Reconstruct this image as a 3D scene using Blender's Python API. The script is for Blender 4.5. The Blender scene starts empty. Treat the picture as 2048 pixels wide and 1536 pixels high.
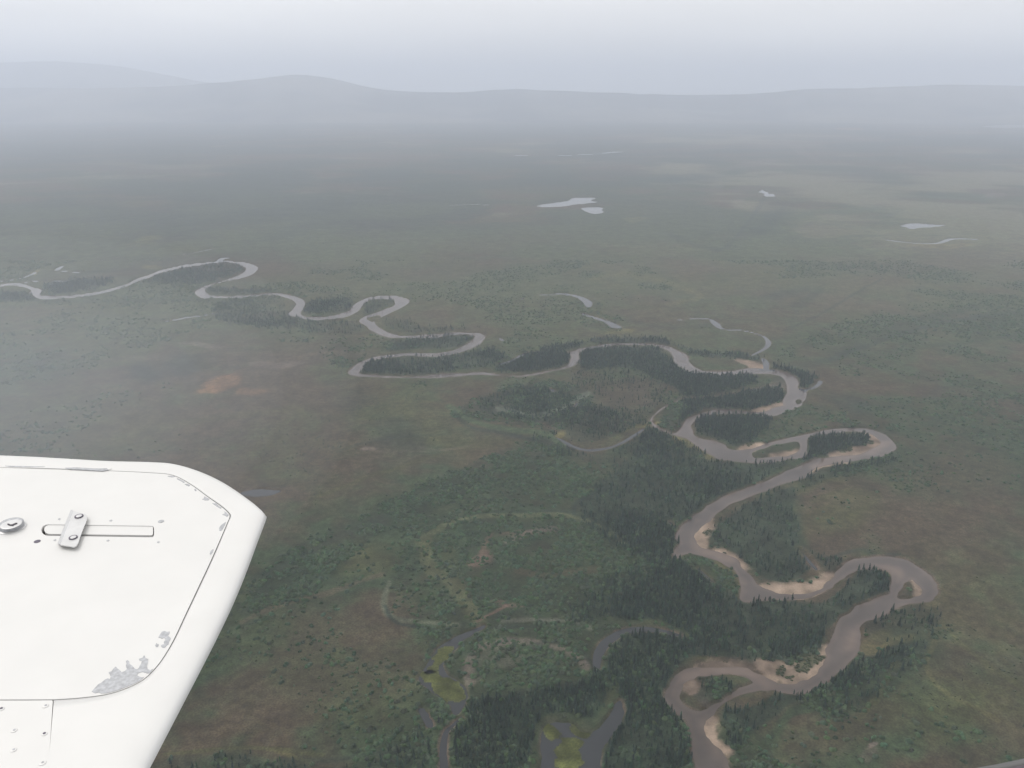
import bpy, math, random
import numpy as np
from mathutils import Vector, Matrix
from mathutils.geometry import tessellate_polygon
rng = np.random.default_rng(7)
random.seed(7)
sc = bpy.context.scene
C = sc.collection

# ------------------------------------------------------------------ camera
F = 1600.0; H = 500.0; PITCH = math.atan((768 - 178) / F)
CP, SP = math.cos(PITCH), math.sin(PITCH)
cam_d = bpy.data.cameras.new("camera"); cam = bpy.data.objects.new("camera", cam_d); C.objects.link(cam)
cam.location = (0, 0, H); cam.rotation_euler = (math.pi / 2 - PITCH, 0, 0)
cam_d.sensor_width = 36; cam_d.lens = 36 * F / 2048
cam_d.clip_start = 0.05; cam_d.clip_end = 90000
sc.camera = cam

# ------------------------------------------------------------------ world, sun, exposure
SUN_EL, SUN_ROT = math.radians(52), math.radians(-60)
w = bpy.data.worlds.new("World"); sc.world = w; w.use_nodes = True
nt = w.node_tree; nt.nodes.clear()
out = nt.nodes.new('ShaderNodeOutputWorld'); bg = nt.nodes.new('ShaderNodeBackground')
sky = nt.nodes.new('ShaderNodeTexSky'); sky.sky_type = 'NISHITA'; sky.sun_disc = False
sky.sun_elevation = SUN_EL; sky.sun_rotation = SUN_ROT; sky.air_density = 1.0; sky.dust_density = 3.0
hsv = nt.nodes.new('ShaderNodeHueSaturation'); hsv.inputs['Saturation'].default_value = 0.35
cloud = nt.nodes.new('ShaderNodeMixRGB'); cloud.inputs[0].default_value = 0.80
cloud.inputs[2].default_value = (10.2, 10.0, 9.7, 1)       # the even overcast deck under the clear sky
nt.links.new(sky.outputs[0], hsv.inputs['Color']); nt.links.new(hsv.outputs[0], cloud.inputs[1])
wtc = nt.nodes.new('ShaderNodeTexCoord'); wmap = nt.nodes.new('ShaderNodeMapping'); wmap.inputs['Scale'].default_value = (1, 1, 5)
wn1 = nt.nodes.new('ShaderNodeTexNoise'); wn1.inputs['Scale'].default_value = 2.2; wn1.inputs['Detail'].default_value = 5
wmr = nt.nodes.new('ShaderNodeMapRange'); wmr.inputs['From Min'].default_value = .3; wmr.inputs['From Max'].default_value = .7
wmr.inputs['To Min'].default_value = .90; wmr.inputs['To Max'].default_value = 1.12          # soft cloud base
wsc = nt.nodes.new('ShaderNodeVectorMath'); wsc.operation = 'SCALE'
nt.links.new(wtc.outputs['Generated'], wmap.inputs[0]); nt.links.new(wmap.outputs[0], wn1.inputs['Vector'])
nt.links.new(wn1.outputs['Fac'], wmr.inputs['Value']); nt.links.new(cloud.outputs[0], wsc.inputs[0]); nt.links.new(wmr.outputs[0], wsc.inputs['Scale'])
nt.links.new(wsc.outputs[0], bg.inputs[0]); bg.inputs[1].default_value = 0.12
nt.links.new(bg.outputs[0], out.inputs[0])
sun_d = bpy.data.lights.new("sun", 'SUN'); sun_d.energy = 1.3; sun_d.angle = math.radians(25); sun_d.color = (1, 0.97, 0.93)
sun = bpy.data.objects.new("sun", sun_d); C.objects.link(sun)
sun.rotation_euler = (math.pi / 2 - SUN_EL, 0, -SUN_ROT + math.pi)
sun.location = (0, 0, 900)
sc.view_settings.view_transform = 'Standard'; sc.view_settings.look = 'None'
sc.view_settings.gamma = 1; sc.view_settings.exposure = 0
cy = sc.cycles
cy.volume_bounces = 5; cy.max_bounces = 8; cy.diffuse_bounces = 2; cy.glossy_bounces = 2
cy.transparent_max_bounces = 8
cy.use_denoising = True
try: cy.denoiser = 'OPENIMAGEDENOISE'
except Exception: pass

# ------------------------------------------------------------------ helpers
def at(px, py, z=1.5):
    """photo position -> point of the horizontal plane at height z (arrays ok)"""
    px = np.asarray(px, float); py = np.asarray(py, float)
    a = (px - 1024) / F; b = (768 - py) / F
    dx = a; dy = CP + b * SP; dz = -SP + b * CP
    t = (z - H) / dz
    return np.stack([dx * t, dy * t], -1)
def proj(X, Y, Z=1.5):
    dz = Z - H
    dep = Y * CP - dz * SP
    up = Y * SP + dz * CP
    return 1024 + F * X / dep, 768 - F * up / dep

def tag(o, label=None, cat=None, group=None, kind=None):
    if label: o['label'] = label
    if cat: o['category'] = cat
    if group: o['group'] = group
    if kind: o['kind'] = kind
    return o
def link(name, me, mat=None, parent=None):
    o = bpy.data.objects.new(name, me); C.objects.link(o)
    if mat: me.materials.append(mat)
    if parent: o.parent = parent
    return o
def np_mesh(name, V, Fc, colors=None, cname='cover', smooth=False):
    """V (n,3), Fc (m,k) with k constant"""
    me = bpy.data.meshes.new(name)
    V = np.ascontiguousarray(V, np.float32); Fc = np.ascontiguousarray(Fc, np.int32)
    m, k = Fc.shape
    me.vertices.add(len(V)); me.vertices.foreach_set('co', V.ravel())
    me.loops.add(m * k); me.loops.foreach_set('vertex_index', Fc.ravel())
    me.polygons.add(m); me.polygons.foreach_set('loop_start', np.arange(0, m * k, k, dtype=np.int32))
    me.polygons.foreach_set('loop_total', np.full(m, k, np.int32))
    if smooth: me.polygons.foreach_set('use_smooth', np.ones(m, bool))
    me.update(calc_edges=True)
    if colors is not None:
        a = me.color_attributes.new(cname, 'FLOAT_COLOR', 'POINT')
        c = np.ones((len(V), 4), np.float32); c[:, :colors.shape[1]] = colors
        a.data.foreach_set('color', c.ravel())
    return me
def catmull(P, n=6, closed=True):
    P = np.asarray(P, float); N = len(P); o = []
    rngI = range(N) if closed else range(N - 1)
    for i in rngI:
        if closed: p0, p1, p2, p3 = P[i - 1], P[i], P[(i + 1) % N], P[(i + 2) % N]
        else: p0, p1, p2, p3 = P[max(i - 1, 0)], P[i], P[i + 1], P[min(i + 2, N - 1)]
        for k in range(n):
            t = k / n
            o.append(0.5 * ((2 * p1) + (-p0 + p2) * t + (2 * p0 - 5 * p1 + 4 * p2 - p3) * t * t + (-p0 + 3 * p1 - 3 * p2 + p3) * t ** 3))
    if not closed: o.append(P[-1])
    return np.array(o)
def sstep(a, b, x):
    t = np.clip((x - a) / (b - a), 0, 1); return t * t * (3 - 2 * t)
def vnoise(x, y, seed=0):
    xi = np.floor(x).astype(np.int64); yi = np.floor(y).astype(np.int64)
    fx = x - xi; fy = y - yi; fx = fx * fx * (3 - 2 * fx); fy = fy * fy * (3 - 2 * fy)
    def h(a, b):
        n = (a * 374761393 + b * 668265263 + seed * 982451653) & 0xFFFFFFFF
        n = ((n ^ (n >> 13)) * 1274126177) & 0xFFFFFFFF
        return ((n ^ (n >> 16)) & 0xFFFFFF) / float(0xFFFFFF)
    return (h(xi, yi) * (1 - fx) + h(xi + 1, yi) * fx) * (1 - fy) + (h(xi, yi + 1) * (1 - fx) + h(xi + 1, yi + 1) * fx) * fy * 1.0
def fbm(x, y, wl, octs, seed=0, cell=None, gain=0.55):
    """fractal noise about 0 (roughly -1..1); octaves finer than the local mesh cell fade out"""
    s = 0; a = 1; tot = 0
    ca, sa = math.cos(0.5), math.sin(0.5)
    for k in range(octs):
        L = wl / 2 ** k
        v = vnoise((x * ca - y * sa) / L, (x * sa + y * ca) / L, seed + k * 17) * 2 - 1
        if cell is not None: v = v * sstep(0.8, 2.5, L / cell)
        s = s + a * v; tot += a; a *= gain
    return s / tot * 1.6

# ------------------------------------------------------------------ traced shapes (photo positions, all laid on the ground plane)
SIDE_A = [(1415,1900),(1400,1640),(1388,1536),(1384,1494),(1375,1463),(1369,1441),(1354,1427),(1341,1415),(1335,1400),(1332,1386),(1341,1370),(1357,1350),(1381,1338),(1426,1335),(1480,1336),(1512,1347),(1543,1361),(1560,1369),(1596,1368),(1620,1355),(1638,1332),(1650,1312),(1649,1297),(1659,1279),(1670,1252),(1692,1228),(1730,1204),(1775,1190),(1780,1181),(1784,1162),(1782,1144),(1768,1136),(1749,1134),(1719,1140),(1696,1153),(1674,1170),(1655,1181),(1619,1197),(1580,1202),(1542,1202),(1486,1202),(1480,1170),(1475,1155),(1460,1138),(1430,1121),(1392,1108),(1372,1108),(1355,1118),(1344,1118),(1349,1099),(1360,1087),(1353,1072),(1368,1048),(1394,1026),(1430,1003),(1467,986),(1497,973),(1520,965),(1561,949),(1599,931),(1636,918),(1674,912),(1700,910),(1741,901),(1762,888),(1757,876),(1740,867),(1715,864),(1692,864),(1655,870),(1617,877),(1613,905),(1600,917),(1560,922),(1500,926),(1441,920),(1422,911),(1400,896),(1374,878),(1353,870),(1361,855),(1370,840),(1392,829),(1430,820),(1467,820),(1505,824),(1530,824),(1557,814),(1567,810),(1566,800),(1574,785),(1572,764),(1557,751),(1512,748),(1462,750),(1412,749),(1385,746),(1365,737),(1350,727),(1345,712),(1337,702),(1312,693),(1295,691),(1232,691),(1200,695),(1163,703),(1158,711),(1156,725),(1137,735),(1100,744),(1057,752),(1012,753),(960,750),(925,752),(875,756),(837,757),(780,756),(740,754),(716,752),(696,746),(707,732),(725,721),(750,714),(790,708),(825,706),(870,706),(907,701),(930,689),(949,676),(945,671),(925,669),(900,671),(875,675),(812,677),(787,676),(762,671),(745,662),(732,652),(719,644),(722,636),(737,630),(762,622),(786,612),(789,603),(780,598),(750,598),(738,601),(724,612),(717,622),(700,631),(677,637),(640,640),(612,638),(590,633),(572,630),(585,620),(593,608),(583,600),(562,593),(545,590),(475,596),(432,596),(405,597),(389,586),(400,576),(422,569),(454,559),(484,547),(492,537),(480,530),(457,525),(432,526),(375,534),(350,539),(320,546),(300,555),(275,563),(250,574),(212,585),(175,592),(125,597),(82,598),(66,590),(58,586),(62,580),(46,574),(30,572),(0,573),(-180,582),(-400,590)]
SIDE_B = [(-400,583),(-180,574),(0,568),(32,566),(50,569),(68,576),(83,579),(80,586),(86,592),(125,592),(175,587),(212,580),(250,569),(275,557),(300,549),(320,541),(350,534),(375,529),(432,523),(457,522),(490,525),(510,531),(516,537),(507,547),(485,556),(455,562),(425,570),(411,579),(415,587),(430,592),(475,592),(545,586),(575,589),(597,595),(609,602),(607,617),(601,627),(610,633),(640,634),(670,630),(698,621),(705,611),(727,599),(750,593),(790,592),(817,598),(816,607),(794,620),(762,635),(750,643),(755,652),(770,662),(790,669),(812,671),(875,668),(900,665),(950,666),(967,670),(969,677),(960,688),(940,698),(907,708),(867,714),(825,712),(790,714),(750,720),(732,728),(722,739),(716,747),(740,750),(780,752),(837,752),(875,748),(925,746),(957,744),(980,746),(1012,750),(1057,749),(1095,741),(1130,734),(1141,722),(1140,710),(1134,706),(1150,701),(1162,697),(1195,691),(1230,687),(1297,687),(1335,691),(1354,701),(1375,711),(1381,727),(1400,740),(1412,743),(1462,742),(1495,737),(1525,738),(1560,742),(1594,754),(1596,775),(1612,780),(1610,800),(1600,813),(1575,823),(1550,831),(1525,832),(1495,828),(1475,828),(1412,831),(1395,838),(1382,850),(1384,865),(1397,875),(1425,880),(1445,887),(1457,897),(1475,901),(1500,899),(1521,892),(1540,884),(1575,877),(1625,865),(1662,859),(1712,856),(1740,859),(1765,867),(1784,881),(1793,894),(1777,908),(1737,919),(1690,925),(1650,930),(1630,938),(1617,950),(1580,964),(1542,979),(1505,991),(1467,1006),(1441,1024),(1421,1040),(1405,1048),(1393,1066),(1389,1082),(1404,1095),(1430,1100),(1467,1117),(1490,1140),(1509,1155),(1520,1170),(1542,1180),(1565,1187),(1610,1187),(1640,1176),(1659,1157),(1677,1136),(1700,1123),(1741,1115),(1779,1115),(1816,1123),(1850,1144),(1872,1166),(1874,1185),(1857,1204),(1812,1211),(1786,1221),(1752,1239),(1724,1251),(1718,1268),(1719,1297),(1711,1315),(1700,1328),(1677,1348),(1636,1374),(1599,1388),(1561,1382),(1524,1382),(1482,1392),(1441,1412),(1430,1432),(1416,1444),(1415,1466),(1426,1489),(1444,1504),(1456,1536),(1475,1640),(1500,1900)]
RIVER = SIDE_A + SIDE_B
ISLANDS = [
 [(1359,1389),(1366,1364),(1390,1356),(1426,1352),(1462,1351),(1490,1354),(1507,1362),(1506,1369),(1480,1375),(1462,1389),(1440,1404),(1408,1416),(1390,1418),(1368,1407)],
 [(1797,1196),(1802,1178),(1809,1166),(1824,1159),(1839,1175),(1840,1190),(1820,1198)],
 [(1505,903),(1530,896),(1560,888),(1597,883),(1598,900),(1578,910),(1555,914),(1530,917),(1508,915)],
 [(733,637),(745,633),(762,631),(752,641),(742,643)],
 [(1592,801),(1600,799),(1602,806),(1594,809)],
]
# streams and slim ponds: (name, [(x, y, width in metres)...])
THIN = [
 ('stream', [(1302,842,3),(1307,832,3),(1325,817,3.5),(1345,807,3.5),(1372,797,3),(1417,796,2.5),(1450,790,3),(1492,781,4),(1520,776,4),(1548,769,4)]),
 ('stream', [(1302,844,4),(1307,850,6),(1325,861,7),(1352,869,7),(1358,870,8)]),
 ('pond', [(1288,858,3),(1270,870,6),(1245,885,6),(1220,895,6),(1180,901,9),(1150,895,9),(1125,882,7),(1113,875,3)]),
 ('stream', [(1110,862,2),(1082,847,2.5)]),
 ('stream', [(1337,642,3),(1370,639,4),(1395,637,6),(1420,639,9),(1432,648,18),(1445,658,10),(1485,661,8),(1520,670,7),(1532,677,9),(1537,687,11),(1530,697,9),(1514,706,6),(1503,711,4)]),
 ('stream', [(1527,719,12),(1532,727,12),(1533,738,8)]),
 ('stream', [(1612,779,6),(1624,777,7),(1635,771,8),(1641,763,9),(1633,761,5)]),
 ('pond', [(1067,592,4),(1100,589,12),(1137,589,16),(1162,596,20),(1175,605,24),(1177,614,12)]),
 ('pond', [(1042,598,5),(1053,596,5)]),
 ('pond', [(1166,628,12),(1190,636,15),(1215,644,18),(1232,654,26)]),
 ('pond', [(1193,1334,7),(1195,1315,9),(1205,1294,10),(1225,1276,10),(1252,1263,9),(1294,1259,8),(1331,1264,6),(1362,1272,3)]),
 ('stream', [(922,1436,3),(905,1452,3),(892,1466,4),(886,1500,6),(888,1540,7),(890,1640,7)]),
 ('pond', [(1600,1099,2),(1610,1112,3),(1621,1126,5),(1632,1138,5)]),
 ('stream', [(1396,1138,2),(1410,1150,2.5),(1430,1168,2)]),
 ('stream', [(1000,729,10),(1025,721,8),(1050,708,8),(1077,704,6)]),
 ('pond', [(370,510,6),(400,503,10),(423,498,14)]),
 ('pond', [(436,522,12),(448,517,26),(456,517,14)]),
 ('pond', [(324,644,6),(350,640,10),(375,635,12),(405,631,9),(435,626,5)]),
 ('pond', [(112,541,16),(124,533,10)]),
 ('pond', [(124,542,8),(160,546,10)]),
 ('stream', [(-40,566,8),(0,563,8),(40,557,10),(66,548,12),(70,545,8)]),
 ('stream', [(45,566,8),(75,562,10),(105,561,10),(130,565,14)]),
 ('pond', [(1340,1044,3),(1345,1050,3)]),
 ('pond', [(1000,678,8),(1006,681,10)]),
 ('pond', [(1101,779,6),(1106,782,8)]),
 ('pond', [(1148,816,3),(1155,806,3)]),
 ('pond', [(486,986,6),(500,986,16),(518,986,22),(538,986,18),(557,983,6)]),
 ('stream', [(1774,480,15),(1824,486,18),(1874,487,14),(1904,478,24),(1949,479,26)]),
 ('pond', [(1039,311,75),(1047,311,75)]), ('pond', [(1125,311,60),(1137,311,60)]),
 ('pond', [(1164,309,80),(1175,309,80)]), ('pond', [(1210,306,50),(1236,304,75)]),
 ('stream', [(900,411,12),(940,409,15),(975,410,12)]),
]
PONDS = [
 ('oxbow_pond', [(1245,1404),(1250,1425),(1232,1455),(1216,1481),(1205,1500),(1202,1545),(1200,1640),(1090,1640),(1082,1545),(1079,1496),(1084,1468),(1098,1452),(1117,1446),(1144,1450),(1160,1465),(1185,1466),(1207,1449),(1222,1428),(1227,1408),(1236,1400)]),
 ('oxbow_pond', [(964,1252),(935,1263),(905,1275),(880,1292),(864,1310),(853,1330),(846,1345),(838,1360),(850,1374),(870,1390),(890,1402),(903,1412),(905,1430),(914,1432),(927,1415),(933,1395),(930,1378),(915,1362),(893,1347),(885,1330),(898,1315),(912,1296),(935,1276),(967,1256)]),
 ('lake', [(1076,411),(1100,406),(1129,402),(1154,396),(1189,397),(1194,404),(1170,409),(1149,411),(1124,413),(1089,414)]),
 ('lake', [(1164,420),(1179,415),(1209,416),(1214,421),(1199,428),(1174,426)]),
 ('lake', [(1516,382),(1530,381),(1546,390),(1531,393)]),
 ('lake', [(1809,453),(1824,446),(1860,448),(1891,450),(1868,456),(1824,459)]),
 ('lake', [(1964,253),(2009,250),(2060,250),(2110,252),(2060,255),(2004,256)]),
 ('pond', [(838,1422),(848,1420),(866,1450),(858,1456),(846,1440)]),
]
SANDBARS = [
 ('broad pale sandbar with scattered bushes on the inside of the lower river bend', [(1517,1332),(1552,1327),(1570,1330),(1591,1337),(1614,1319),(1641,1306),(1649,1294),(1656,1300),(1645,1332),(1622,1358),(1597,1372),(1558,1373),(1538,1360),(1520,1345)]),
 ('narrow sand strip on the right bank near the bottom edge of the picture', [(1410,1440),(1424,1436),(1429,1465),(1446,1493),(1450,1505),(1434,1503),(1414,1482)]),
 ('tan sandbar on the inside of the rounded upper right bend', [(1668,905),(1705,899),(1735,891),(1742,878),(1728,866),(1745,862),(1768,886),(1748,905),(1705,914),(1668,916)]),
 ('long tan sand flat on the outer bank below the rounded bend', [(1617,948),(1632,936),(1677,930),(1698,929),(1680,922),(1650,926),(1625,934)]),
 ('gravelly bar on the inside of the left river bend', [(1424,1036),(1400,1040),(1385,1065),(1384,1086),(1402,1099),(1412,1094),(1408,1078),(1416,1058)]),
 ('sandbar littered with driftwood along the central loop', [(1530,1177),(1565,1173),(1599,1169),(1636,1163),(1655,1150),(1664,1152),(1648,1180),(1612,1193),(1560,1193)]),
 ('small sand point at the tip of the small loop peninsula', [(1735,1138),(1764,1128),(1795,1142),(1790,1156),(1772,1143),(1748,1139)]),
 ('orange sand strip on the upper river bend', [(1505,822),(1545,811),(1562,808),(1564,816),(1537,828),(1510,828)]),
 ('pale sand spit below the round wooded bend', [(1476,898),(1502,889),(1523,888),(1526,895),(1500,903),(1480,904)]),
 ('pale mud shore in the side channel by the wooded island', [(1548,911),(1575,905),(1598,898),(1601,906),(1580,915),(1552,918)]),
 ('narrow sand edge on the left part of the central loop', [(1428,1095),(1467,1111),(1492,1132),(1484,1138),(1462,1122),(1430,1106)]),
 ('brown mudflat above the wooded island near the bottom', [(1384,1341),(1420,1326),(1470,1325),(1500,1334),(1516,1348),(1480,1342),(1426,1340)]),
 ('sandy bare ground on the left end of the wooded island', [(1371,1366),(1383,1361),(1386,1372),(1380,1384),(1372,1378)]),
 ('tan sand flat where the small upper stream meets the river', [(1472,721),(1490,722),(1512,727),(1528,731),(1534,740),(1505,739),(1496,731),(1482,727)]),
 ('sand edge of the tiny brushy island in the right bend', [(1828,1160),(1838,1168),(1843,1185),(1836,1190),(1832,1175)]),
]
SHOALS = [[(1680,1292),(1690,1268),(1705,1255),(1720,1258),(1720,1300),(1690,1305)],[(1385,1335),(1500,1333),(1555,1362),(1530,1378),(1500,1360),(1430,1350),(1365,1365),(1350,1390),(1340,1385),(1350,1360)],
 [(1462,1138),(1480,1150),(1488,1168),(1470,1160)],[(1745,1128),(1800,1135),(1815,1150),(1795,1165),(1780,1145)],[(1660,905),(1770,880),(1775,895),(1710,918),(1640,945),(1620,938)],[(1383,1040),(1400,1040),(1395,1080),(1470,1110),(1460,1125),(1380,1095)],
 [(1380,1440),(1425,1440),(1450,1510),(1420,1510)],[(1545,1180),(1620,1180),(1620,1192),(1550,1192)]]
# land cover: (polygon, density) for spruce and for willow scrub
FOREST = [
 ([(1210,1240),(1290,1160),(1335,1105),(1400,1150),(1486,1203),(1540,1203),(1640,1200),(1700,1152),(1740,1138),(1778,1155),(1772,1188),(1700,1222),(1662,1265),(1645,1297),(1600,1318),(1540,1318),(1440,1315),(1380,1334),(1345,1362),(1330,1395),(1345,1430),(1380,1480),(1385,1540),(1400,1760),(1210,1760),(1212,1500),(1240,1450),(1258,1410),(1240,1380),(1202,1340),(1240,1290),(1340,1275),(1380,1292),(1330,1255)], 1.0),
 ([(880,1470),(930,1430),(1000,1400),(1100,1380),(1180,1340),(1200,1370),(1212,1400),(1200,1440),(1120,1440),(1080,1460),(1072,1540),(1070,1760),(900,1760),(896,1500)], 1.0),
 ([(1302,858),(1350,882),(1420,918),(1500,932),(1600,926),(1590,932),(1500,968),(1420,1003),(1362,1046),(1350,1100),(1270,1110),(1160,1040),(1170,990),(1250,930)], 0.8),
 ([(1430,1040),(1500,1003),(1585,970),(1592,1000),(1598,1060),(1600,1098),(1618,1135),(1560,1165),(1520,1150),(1475,1105),(1432,1085),(1420,1060)], 1.0),
 ([(1388,865),(1400,838),(1480,831),(1530,836),(1540,850),(1530,870),(1500,888),(1470,895),(1440,878)], 1.0),
 ([(1350,862),(1366,820),(1380,795),(1450,788),(1550,772),(1568,790),(1560,808),(1500,820),(1420,816),(1385,827),(1365,845)], 0.9),
 ([(1168,705),(1240,696),(1300,697),(1335,712),(1360,742),(1420,752),(1500,752),(1508,765),(1440,785),(1380,794),(1340,770),(1250,735),(1165,740)], 1.0),
 ([(1180,688),(1230,678),(1310,678),(1360,695),(1420,705),(1500,708),(1522,722),(1430,712),(1380,706),(1340,688)], 1.0),
 ([(1595,757),(1535,735),(1540,724),(1600,743),(1640,757),(1630,770),(1600,776)], 1.0),
 ([(1618,928),(1616,882),(1690,868),(1735,874),(1738,884),(1690,902),(1640,916)], 1.0),
 ([(1596,968),(1640,948),(1740,925),(1785,908),(1780,920),(1700,950),(1610,980)], 0.55),
 ([(1440,1410),(1530,1386),(1600,1391),(1650,1374),(1712,1330),(1790,1292),(1850,1290),(1790,1330),(1700,1370),(1640,1392),(1560,1420),(1480,1455),(1445,1500),(1432,1455)], 0.9),
 ([(1724,1255),(1800,1215),(1870,1215),(1872,1255),(1810,1285),(1740,1292)], 0.4),
 ([(722,745),(738,728),(790,717),(900,714),(965,695),(1000,708),(1000,725),(960,738),(830,748)], 0.8),
 ([(815,680),(945,674),(925,688),(900,698),(820,702),(770,703)], 1.0),
 ([(728,612),(745,600),(785,600),(780,610),(745,626),(722,632)], 1.0),
 ([(612,606),(700,600),(698,618),(670,627),(615,628)], 0.8),
 ([(360,540),(440,527),(485,533),(478,545),(420,567),(300,566),(250,578),(300,560)], 0.7),
 ([(430,578),(540,584),(545,587),(440,590)], 1.0),
 ([(470,600),(560,598),(580,632),(700,645),(730,665),(700,672),(600,660),(480,650),(420,625)], 0.55),
 ([(985,742),(1040,712),(1130,708),(1138,720),(1120,735),(1050,746)], 0.9),
 ([(960,800),(1100,780),(1160,810),(1300,845),(1260,858),(1180,892),(1130,870),(1090,850),(980,830)], 0.5),
 ([(1080,700),(1160,690),(1140,700),(1090,706)], 1.0),
 ([(100,566),(220,560),(200,578),(110,588)], 0.7),
 ([(0,600),(80,600),(60,590),(0,586)], 0.7),
 ([(1370,1354),(1440,1352),(1500,1360),(1470,1378),(1410,1400),(1385,1395)], 0.35),
 ([(820,640),(860,655),(960,660),(900,664),(800,666),(770,655),(770,640)], 0.6),
 ([(1060,870),(1110,868),(1150,900),(1210,908),(1290,868),(1250,920),(1180,925),(1100,900)], 0.5),
 ([(1150,740),(1320,760),(1350,800),(1310,830),(1270,850),(1200,800),(1150,780)], 0.15),
 ([(1600,1010),(1625,1090),(1700,1120),(1680,1135),(1650,1145),(1605,1095)], 0.5),
 ([(1830,1225),(1880,1230),(1830,1330),(1700,1440),(1640,1400),(1760,1320)], 0.25),
 ([(1340,1110),(1260,1130),(1180,1180),(1130,1240),(1200,1245),(1290,1165)], 0.45),
 ([(300,1530),(500,1520),(700,1525),(890,1490),(880,1760),(200,1760)], 0.45),
]
SCRUB = [
 ([(490,1240),(520,1150),(600,1090),(700,1050),(880,960),(990,905),(1090,865),(1150,905),(1010,960),(900,1010),(800,1065),(700,1130),(600,1200)], 0.85),
 ([(905,822),(960,790),(1100,765),(1180,800),(1120,865),(1000,850),(930,840)], 0.9),
 ([(760,1230),(830,1050),(930,1030),(1110,1030),(1240,1080),(1340,1120),(1200,1240),(1400,1330),(1230,1370),(1150,1370),(960,1440),(900,1450),(830,1400),(860,1280)], 0.75),
 ([(1000,960),(1140,905),(1240,925),(1330,905),(1160,1020),(1060,1030),(900,1030)], 0.45),
 ([(1590,980),(1700,960),(1760,1000),(1640,1080),(1680,1120),(1600,1110)], 0.55),
 ([(1640,1170),(1730,1135),(1780,1150),(1770,1190),(1650,1200)], 0.7),
 ([(1720,1250),(1800,1212),(1890,1210),(1900,1260),(1830,1350),(1700,1440),(1600,1430),(1460,1520),(1480,1600),(1440,1520),(1450,1450),(1600,1395),(1700,1335)], 0.75),
 ([(1450,1500),(1560,1440),(1530,1500),(1650,1520),(1700,1600),(1460,1600)], 0.8),
 ([(1500,1340),(1540,1310),(1640,1300),(1620,1320),(1590,1338),(1550,1328)], 0.9),
 ([(1370,1120),(1400,1112),(1460,1140),(1482,1175),(1486,1200),(1440,1180)], 0.9),
 ([(1362,1388),(1380,1362),(1440,1354),(1500,1362),(1460,1388),(1400,1412)], 0.8),
 ([(1798,1194),(1824,1162),(1838,1190)], 1.0),
 ([(1200,1110),(1340,1100),(1350,1130),(1480,1200),(1200,1260)], 0.5),
 ([(1310,855),(1320,820),(1370,800),(1360,860)], 0.9),
 ([(1690,700),(1850,650),(1830,700),(1700,760)], 0.3), ([(1540,720),(1700,640),(1900,600),(2048,620),(2000,660),(1750,680)], 0.2),
 ([(740,660),(830,700),(700,740),(650,700)], 0.5),
 ([(980,1440),(880,1500),(300,1536),(300,1500),(600,1500),(840,1400)], 0.4),
 ([(500,1500),(880,1490),(880,1760),(150,1760),(250,1600)], 0.6),
 ([(1360,1090),(1420,1100),(1510,1165),(1640,1165),(1660,1150),(1620,1140),(1540,1150),(1440,1085)], 0.8),
 ([(1860,800),(2048,780),(2048,830),(1920,850)], 0.25), ([(1640,820),(1790,840),(1790,880),(1700,855)], 0.5),
 ([(1770,900),(1800,890),(1700,960),(1600,985),(1560,985)], 0.8),
]
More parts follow.
